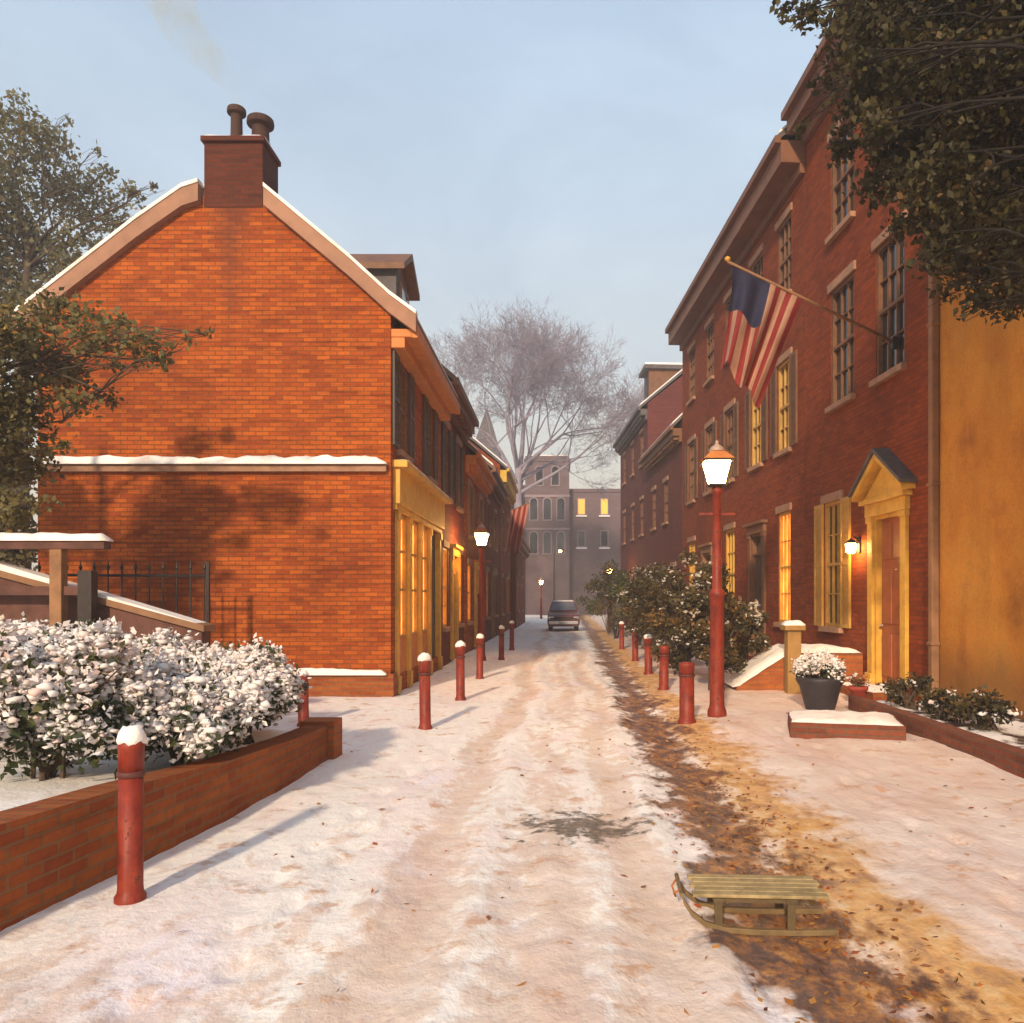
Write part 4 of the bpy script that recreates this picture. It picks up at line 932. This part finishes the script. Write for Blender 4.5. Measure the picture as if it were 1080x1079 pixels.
m = MB(); vs = []; fs = []; n = 40
for i_ in range(n+1):
    y = 3.6+8.5*i_/n
    for q in range(9):
        x = 4.5+(RX(y)-4.5)*q/8; vs.append((x, y, .16+.07*mnoise.noise(Vector((x*2.5, y*1.8, 4)))+.02*math.sin(q)))
for i_ in range(n):
    for q in range(8): a = i_*9+q; fs.append((a, a+1, a+10, a+9))
def bedmat():
    m, t, b = mat('bed_snow_and_soil'); p = t.pos(); n = t.math('ADD', t.math('MULTIPLY', t.noise(1.7, 5, .6, p), .8), t.math('MULTIPLY', t.noise(14, 4, .6, p), .2))
    t.put(b.inputs['Base Color'], t.ramp(n, [(.46, (.08, .045, .03)), (.53, (.82, .79, .78))])); t.put(b.inputs['Normal'], t.bump(t.noise(20, 5, .6, p), .7, .04)); b.inputs['Roughness'].default_value = .8
    return m
M['bed'] = bedmat(); m.add(vs, fs); tag(m.build('planting_bed', 'bed', None, True), kind='structure')
for lab, x, y, r, h, ns in (('low brown shrub in the bed by the downpipe corner', 4.95, 11.5, .36, .5, 70), ('small snow dusted plant in the middle of the right bed', 4.9, 10.3, .3, .42, 110), ('dark leafy plant at the right edge of the bed', 4.95, 9.4, .34, .55, 30)):
    snow_bush(lab, x, y, .14, r, r, h, 900, ns, 'leaf_shrub', 'snow_bush', 'plants in the right bed', .026, .06, 'bed_plant', 'plant', .2, .1)
wl_ = thing('wall_lantern', 'small lit wall lantern beside the pedimented door', 'lantern', (RX(14.85), 14.85, 2.55), TH)
MB().box(.003, .04, -.06, .06, .0, .3).build('back_plate', 'iron', wl_); MB().tube([(.04, 0, .26), (.16, 0, .33), (.17, 0, .24)], .012, 6).build('bracket', 'iron', wl_)
MB().lathe([(.05, .0), (.085, .02), (.10, .17), (.06, .22)], 8, (.17, 0)).build('glass', 'lamp_glass', wl_); MB().lathe([(.115, .172), (.115, .185), (.06, .235), (.01, .26)], 8, (.17, 0)).build('cap', 'iron', wl_)

# ------------------------------------------------------------------ flags
fl = thing('flag', 'striped red and white flag with dark blue corner hanging from a slanting pole', 'flag', (RX(13.5), 13.5, 6.0))
tipw = Vector((2.62, 12.7, 7.02)); rootw = Vector((RX(13.5), 13.5, 6.0)); tip = tipw-rootw
MB().tube([(0, 0, 0), tip], [.028, .022], 8).build('pole', 'pale_brown', fl, True); MB().lathe([(.0, 0), (.045, .02), (.045, .06), (0, .09)], 10).build('finial', 'gold_wood', fl, True).location = tip
MB().box(-.05, .06, -.06, .06, -.1, .08).build('bracket', 'iron', fl)
nh, nf = 39, 36; vs = []; fs = []; mi = []
for i_ in range(nh+1):
    a = .02+.42*i_/nh; p = tip*(1-a)
    for j_ in range(nf+1):
        v = j_/nf; fold = math.sin(i_/nh*19+v*1.6)*.12*v**.5+math.sin(i_/nh*7+1+v)*.13*v
        gather = -.55*v**.7*(i_/nh-.45)+.035*math.sin(i_/nh*19+1)*v
        vs.append((p.x-.40*v**1.15+gather, p.y+fold, p.z-1.62*v*(1-.07*math.sin(i_/nh*12))-.06*(i_/nh)*v+.05*math.sin(i_/nh*9)*v))
for i_ in range(nh):
    for j_ in range(nf):
        a = i_*(nf+1)+j_; fs.append((a, a+1, a+nf+2, a+nf+1)); s_ = i_*13//nh
        mi.append(2 if (s_ < 7 and j_ < nf*.42) else (0 if s_ % 2 == 0 else 1))
m = MB(); m.add(vs, fs); m.mi = mi; m.build('cloth', ['flag_red', 'flag_white', 'flag_blue'], fl, True)
def small_flag(label, x, y, z, tipd, clo, hang, wdt):
    o = thing('flag', label, 'flag', (x, y, z)); tip = Vector(tipd); MB().tube([(0, 0, 0), tip], .022, 7).build('pole', 'pale_brown', o)
    vs = []; fs = []; a_, b_ = 14, 12
    for i_ in range(a_+1):
        p = tip*(1-wdt*i_/a_)
        for j_ in range(b_+1):
            v = j_/b_; vs.append((p.x-.34*v*(1-.3*i_/a_)+.03*math.sin(i_*1.3)*v, p.y+.13*math.sin(i_*1.1+v*2)*v**.7, p.z-hang*v*(.85+.15*math.sin(i_*.5))))
    for i_ in range(a_):
        for j_ in range(b_): q = i_*(b_+1)+j_; fs.append((q, q+1, q+b_+2, q+b_+1))
    m = MB(); m.add(vs, fs); m.mi = [1 if (k//b_)//2 % 2 else 0 for k in range(len(fs))]; m.build('cloth', [clo, 'flag_red'], o, True)
small_flag('faded pink flag on a pole above the left side of the lane', -2.9, 30.9, 4.7, (1.7, -.6, .62), 'flag_pink', 1.9, .42)

# ------------------------------------------------------------------ sled
sl_ = thing('sled', 'old wooden sled with slatted seat left on the slushy snow at the lower right', 'sled', (1.03, 4.3, gz(1.03, 4.3)-.004), R(-3)); sl_.scale = (.95, .95, .95)
m = MB()
for k in range(5): m.box(-.36+.02*(k % 2), .37-.012*(k % 3), -.165+k*.068, -.165+k*.068+.058, .205, .224)
seat = m.build('seat', 'sled_pale', sl_, bevel=.004)
for x in (-.22, .17): MB().box(x-.03, x+.03, -.17, .175, .178, .203).build('cross_bar', 'sled_dark', sl_, bevel=.004)
for sy in (-.15, .15):
    m = MB(); P = [(.42, 0.02), (.2, .012), (0, .012), (-.18, .02), (-.29, .05), (-.37, .11), (-.41, .175), (-.42, .215)]
    n = len(P); vs = []
    for (x, z) in P: vs += [(x, sy-.014, z-.008), (x, sy+.014, z-.008), (x, sy+.014, z+.024), (x, sy-.014, z+.024)]
    fs = []
    for i_ in range(n-1):
        for q in range(4): fs.append((i_*4+q, i_*4+4+q, i_*4+4+(q+1) % 4, i_*4+(q+1) % 4))
    fs += [(0, 1, 2, 3), ((n-1)*4+3, (n-1)*4+2, (n-1)*4+1, (n-1)*4)]
    m.add(vs, fs); rn = m.build('runner', 'sled_wood', sl_, bevel=.004)
    for x in (-.22, .17): MB().box(x-.022, x+.022, sy-.012, sy+.012, .034, .177).build('upright', 'sled_dark', sl_, bevel=.003)
    MB().box(-.40, .38, sy-.016, sy+.016, .176, .2).build('side_rail', 'sled_dark', sl_, bevel=.003) if False else MB().box(-.19, .14, sy-.012, sy+.012, .181, .2025).build('side_rail', 'sled_dark', sl_)
MB().tube([(-.42, -.165, .215), (-.42, .165, .215)], .013, 8).build('front_bar', 'sled_wood', sl_)
MB().tube([(-.42, -.10, .225), (-.455, -.06, .19), (-.44, 0, .15), (-.455, .06, .19), (-.42, .10, .225)], .006, 6).build('pull_rope', 'orange_wood', sl_, True)

# ------------------------------------------------------------------ parked car far down the lane
cr = thing('parked_car', 'dark maroon car standing at the far end of the lane', 'car', (.12, 44.5, .02))
m = MB()
def ring(y, pts_): return [(x, y, z) for x, z in pts_]
secs = [(-2.1, .80, .28, .70), (-2.0, .86, .24, .86), (-1.0, .88, .22, 1.0), (1.6, .88, .22, 1.02), (2.1, .84, .3, .95)]
vs = []; fs = []
for (y, hw, zb, zt_) in secs: vs += [(-hw*.94, y, zb), (hw*.94, y, zb), (hw, y, zb+.25), (hw*.95, y, zt_), (-hw*.95, y, zt_), (-hw, y, zb+.25)]
for i_ in range(len(secs)-1):
    for q in range(6): fs.append((i_*6+q, i_*6+(q+1) % 6, i_*6+6+(q+1) % 6, i_*6+6+q))
fs += [tuple(range(6))[::-1], tuple(range(24, 30))]
m.add(vs, fs); m.add([(-.80, -.9, 1.0), (.80, -.9, 1.0), (.80, 1.9, 1.02), (-.80, 1.9, 1.02), (-.62, -.25, 1.55), (.62, -.25, 1.55), (.62, 1.5, 1.56), (-.62, 1.5, 1.56)], [(4, 5, 6, 7), (0, 1, 5, 4), (1, 2, 6, 5), (2, 3, 7, 6), (3, 0, 4, 7)])
bd = m.build('body', 'car_paint', cr, bevel=.05)
MB().add([(-.70, -.865, 1.06), (.70, -.865, 1.06), (.57, -.33, 1.50), (-.57, -.33, 1.50)], [(0, 1, 2, 3)]).build('windscreen', 'car_glass', cr).location = (0, -.03, .02)
for sx in (-1, 1):
    MB().box(sx*.66-.14, sx*.66+.14, -2.1, -2.04, .62, .76).build('headlight', 'chrome', cr, bevel=.02)
    MB().add([(sx*.806, -.7, 1.08), (sx*.806, 1.6, 1.08), (sx*.645, 1.3, 1.5), (sx*.645, -.25, 1.5)], [(0, 1, 2, 3)]).build('side_window', 'car_glass', cr)
    for y in (-1.3, 1.3):
        wv = MB(); n = 18
        wv.add([(sx*.70+dx_, y+math.cos(2*PI*k/n)*.32, .32+math.sin(2*PI*k/n)*.32) for dx_ in (-.1, .1) for k in range(n)], [tuple(range(n))[::-1], tuple(range(n, 2*n))]+[(k, (k+1) % n, n+(k+1) % n, n+k) for k in range(n)]); wv.build('wheel', 'rubber', cr)
MB().box(-.24, .24, -2.20, -2.182, .37, .49).build('number_plate', 'pale_stone', cr); MB().box(-.5, .5, -2.115, -2.03, .60, .74).build('grille', 'iron', cr)
MB().box(-.78, .78, -2.18, -2.08, .36, .52).build('bumper', 'chrome', cr, bevel=.03)
snow_ledge('roof_snow', -.58, .58, -.2, 1.4, 1.56, .07, cr, 'snow')

# ------------------------------------------------------------------ end of the lane
tb = thing('tower_block', 'hazy grey brown brick tower closing the far end of the lane', 'building', (-1.5, 86, 0))
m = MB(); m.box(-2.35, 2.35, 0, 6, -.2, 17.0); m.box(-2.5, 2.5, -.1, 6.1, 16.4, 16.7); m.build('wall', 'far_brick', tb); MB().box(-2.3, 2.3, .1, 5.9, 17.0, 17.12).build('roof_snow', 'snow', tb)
for (x, z, w2, h2) in ((-.85, 13.9, .36, 1.6), (.85, 13.9, .36, 1.6), (-1.45, 10.2, .38, 1.9), (0, 10.2, .38, 1.9), (1.45, 10.2, .38, 1.9), (-1.45, 6.6, .38, 1.9), (0, 6.6, .38, 1.9), (1.45, 6.6, .38, 1.9)):
    wf = MB(); wf.box(x-w2-.12, x+w2+.12, -.08, -.003, z-.12, z+h2); wf.prism_y([(x+(w2+.12)*math.cos(a), z+h2+(w2+.12)*math.sin(a)) for a in [PI*k/8 for k in range(9)]], -.08, -.003); wf = wf.build('window', 'lavender_stone', tb)
    q = MB(); q.box(x-w2, x+w2, -.1, -.082, z, z+h2); q.prism_y([(x+w2*math.cos(a), z+h2+w2*math.sin(a)) for a in [PI*k/8 for k in range(9)]], -.1, -.082); q.build('pane', 'glass', wf)
MB().box(-2.42, 2.42, -.09, -.003, 12.6, 12.85).build('string_course', 'lavender_stone', tb); MB().box(-2.42, 2.42, -.09, -.003, 9.1, 9.3).build('string_course', 'lavender_stone', tb)
fb2 = thing('brick_building', 'hazy flat roofed brick block with two lit windows right of the tower', 'building', (5, 88, 0))
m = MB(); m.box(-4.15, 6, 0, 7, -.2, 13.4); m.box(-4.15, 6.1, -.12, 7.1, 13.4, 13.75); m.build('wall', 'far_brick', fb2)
for k, (x, z, mt) in enumerate(((-2.8, 11, 'lit_far'), (-.3, 11, 'lit_far'), (-2.8, 7.5, 'glass'), (-.3, 7.5, 'glass'), (2.2, 11, 'glass'), (2.2, 7.5, 'glass'))):
    wf = MB().box(x-.45, x+.45, -.08, -.003, z-.15, z+1.75).build('window', 'lavender_stone', fb2); MB().box(x-.34, x+.34, -.1, -.082, z, z+1.6).build('pane', mt, wf); MB().box(x-.6, x+.6, -.2, -.003, z-.3, z-.152).build('sill', 'snow', wf)
fb3 = thing('brick_building', 'hazy brick block left of the tower half hidden by the left row', 'building', (-8, 90, 0))
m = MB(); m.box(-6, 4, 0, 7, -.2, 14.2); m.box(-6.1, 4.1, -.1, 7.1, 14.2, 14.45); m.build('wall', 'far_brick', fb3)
for x in (-1.5, .6, 2.7):
    for z in (11, 7.6): wf = MB().box(x-.5, x+.5, -.08, -.003, z-.15, z+1.75).build('window', 'lavender_stone', fb3); MB().box(x-.38, x+.38, -.1, -.082, z, z+1.6).build('pane', 'glass', wf)
sp = thing('steeple', 'pale grey green steeple poking up behind the left row of houses', 'building', (-7.2, 78, 0))
MB().box(-1.3, 1.3, -1.3, 1.3, -.2, 15.5).build('tower', 'pale_stone', sp); MB().lathe([(1.95, 15.4), (1.9, 15.6), (.9, 18.2), (.05, 20.2)], 4, phase=PI/4).build('spire', 'slate', sp)

# ------------------------------------------------------------------ fallen leaves
n = 1500; y = 2.2+rng.gamma(2.0, 2.6, n); on = rng.random(n) < .72
x = np.where(on, gutter_x(y)+rng.normal(.12, .27, n), rng.uniform(-2.3, 4.2, n)); keep = np.where(on, True, rng.random(n) < .35) & (y < 24); x, y = x[keep], y[keep]
z = ground_h(x[:, None], y[:, None])[:, 0]+.012
P = np.stack([x, y, z], 1); Vv, Ff = scatter((LEAFV, LEAFF), np.zeros_like(P), .045*rng.uniform(.6, 1.5, len(P)), .35)
Vv = Vv+np.repeat(P, 4, axis=0)
tag(npmesh('fallen_leaves', Vv, Ff, 'leaf_litter', None, rng.random(len(P))), 'scattered rust coloured fallen leaves along the gutter and snow', 'leaves', kind='stuff')

# ------------------------------------------------------------------ smoke from the chimney pot
sm = MB(); sm.tube([(-5.58, 13.9, 10.24), (-5.68, 13.95, 10.55), (-5.95, 14.05, 10.95), (-6.35, 14.2, 11.4), (-6.75, 14.3, 11.9), (-7.0, 14.4, 12.5)], [.09, .16, .24, .32, .40, .48], 14)
m = bpy.data.materials.new('smoke'); m.use_nodes = True; nt = m.node_tree; nt.nodes.remove(nt.nodes['Principled BSDF']); t = NT(nt)
v = t.new('ShaderNodeVolumePrincipled'); v.inputs['Color'].default_value = (1, .95, .66, 1); p = t.pos()
t.put(v.inputs['Density'], t.math('MULTIPLY', t.ramp(t.noise(2.6, 4, .6, p, .5), [(.40, 0.0), (.68, 1.0)]), .8))
t.l.new(v.outputs[0], nt.nodes['Material Output'].inputs['Volume']); M['smoke'] = m
tag(sm.build('smoke', 'smoke', None, True), 'faint pale smoke drifting up from the chimney pot', 'smoke', kind='stuff')

# ------------------------------------------------------------------ air
HZ = .0030
if HZ:
    m = bpy.data.materials.new('haze'); m.use_nodes = True; nt = m.node_tree; nt.nodes.remove(nt.nodes['Principled BSDF'])
    v = nt.nodes.new('ShaderNodeVolumePrincipled'); v.inputs['Density'].default_value = HZ; v.inputs['Color'].default_value = (.93, .89, .94, 1); v.inputs['Anisotropy'].default_value = .1
    nt.links.new(v.outputs[0], nt.nodes['Material Output'].inputs['Volume']); M['haze'] = m
    tag(MB().box(-170, 170, -25, 270, -1.5, 30).build('haze', 'haze'), 'thin pale winter haze filling the lane', 'haze', kind='stuff')
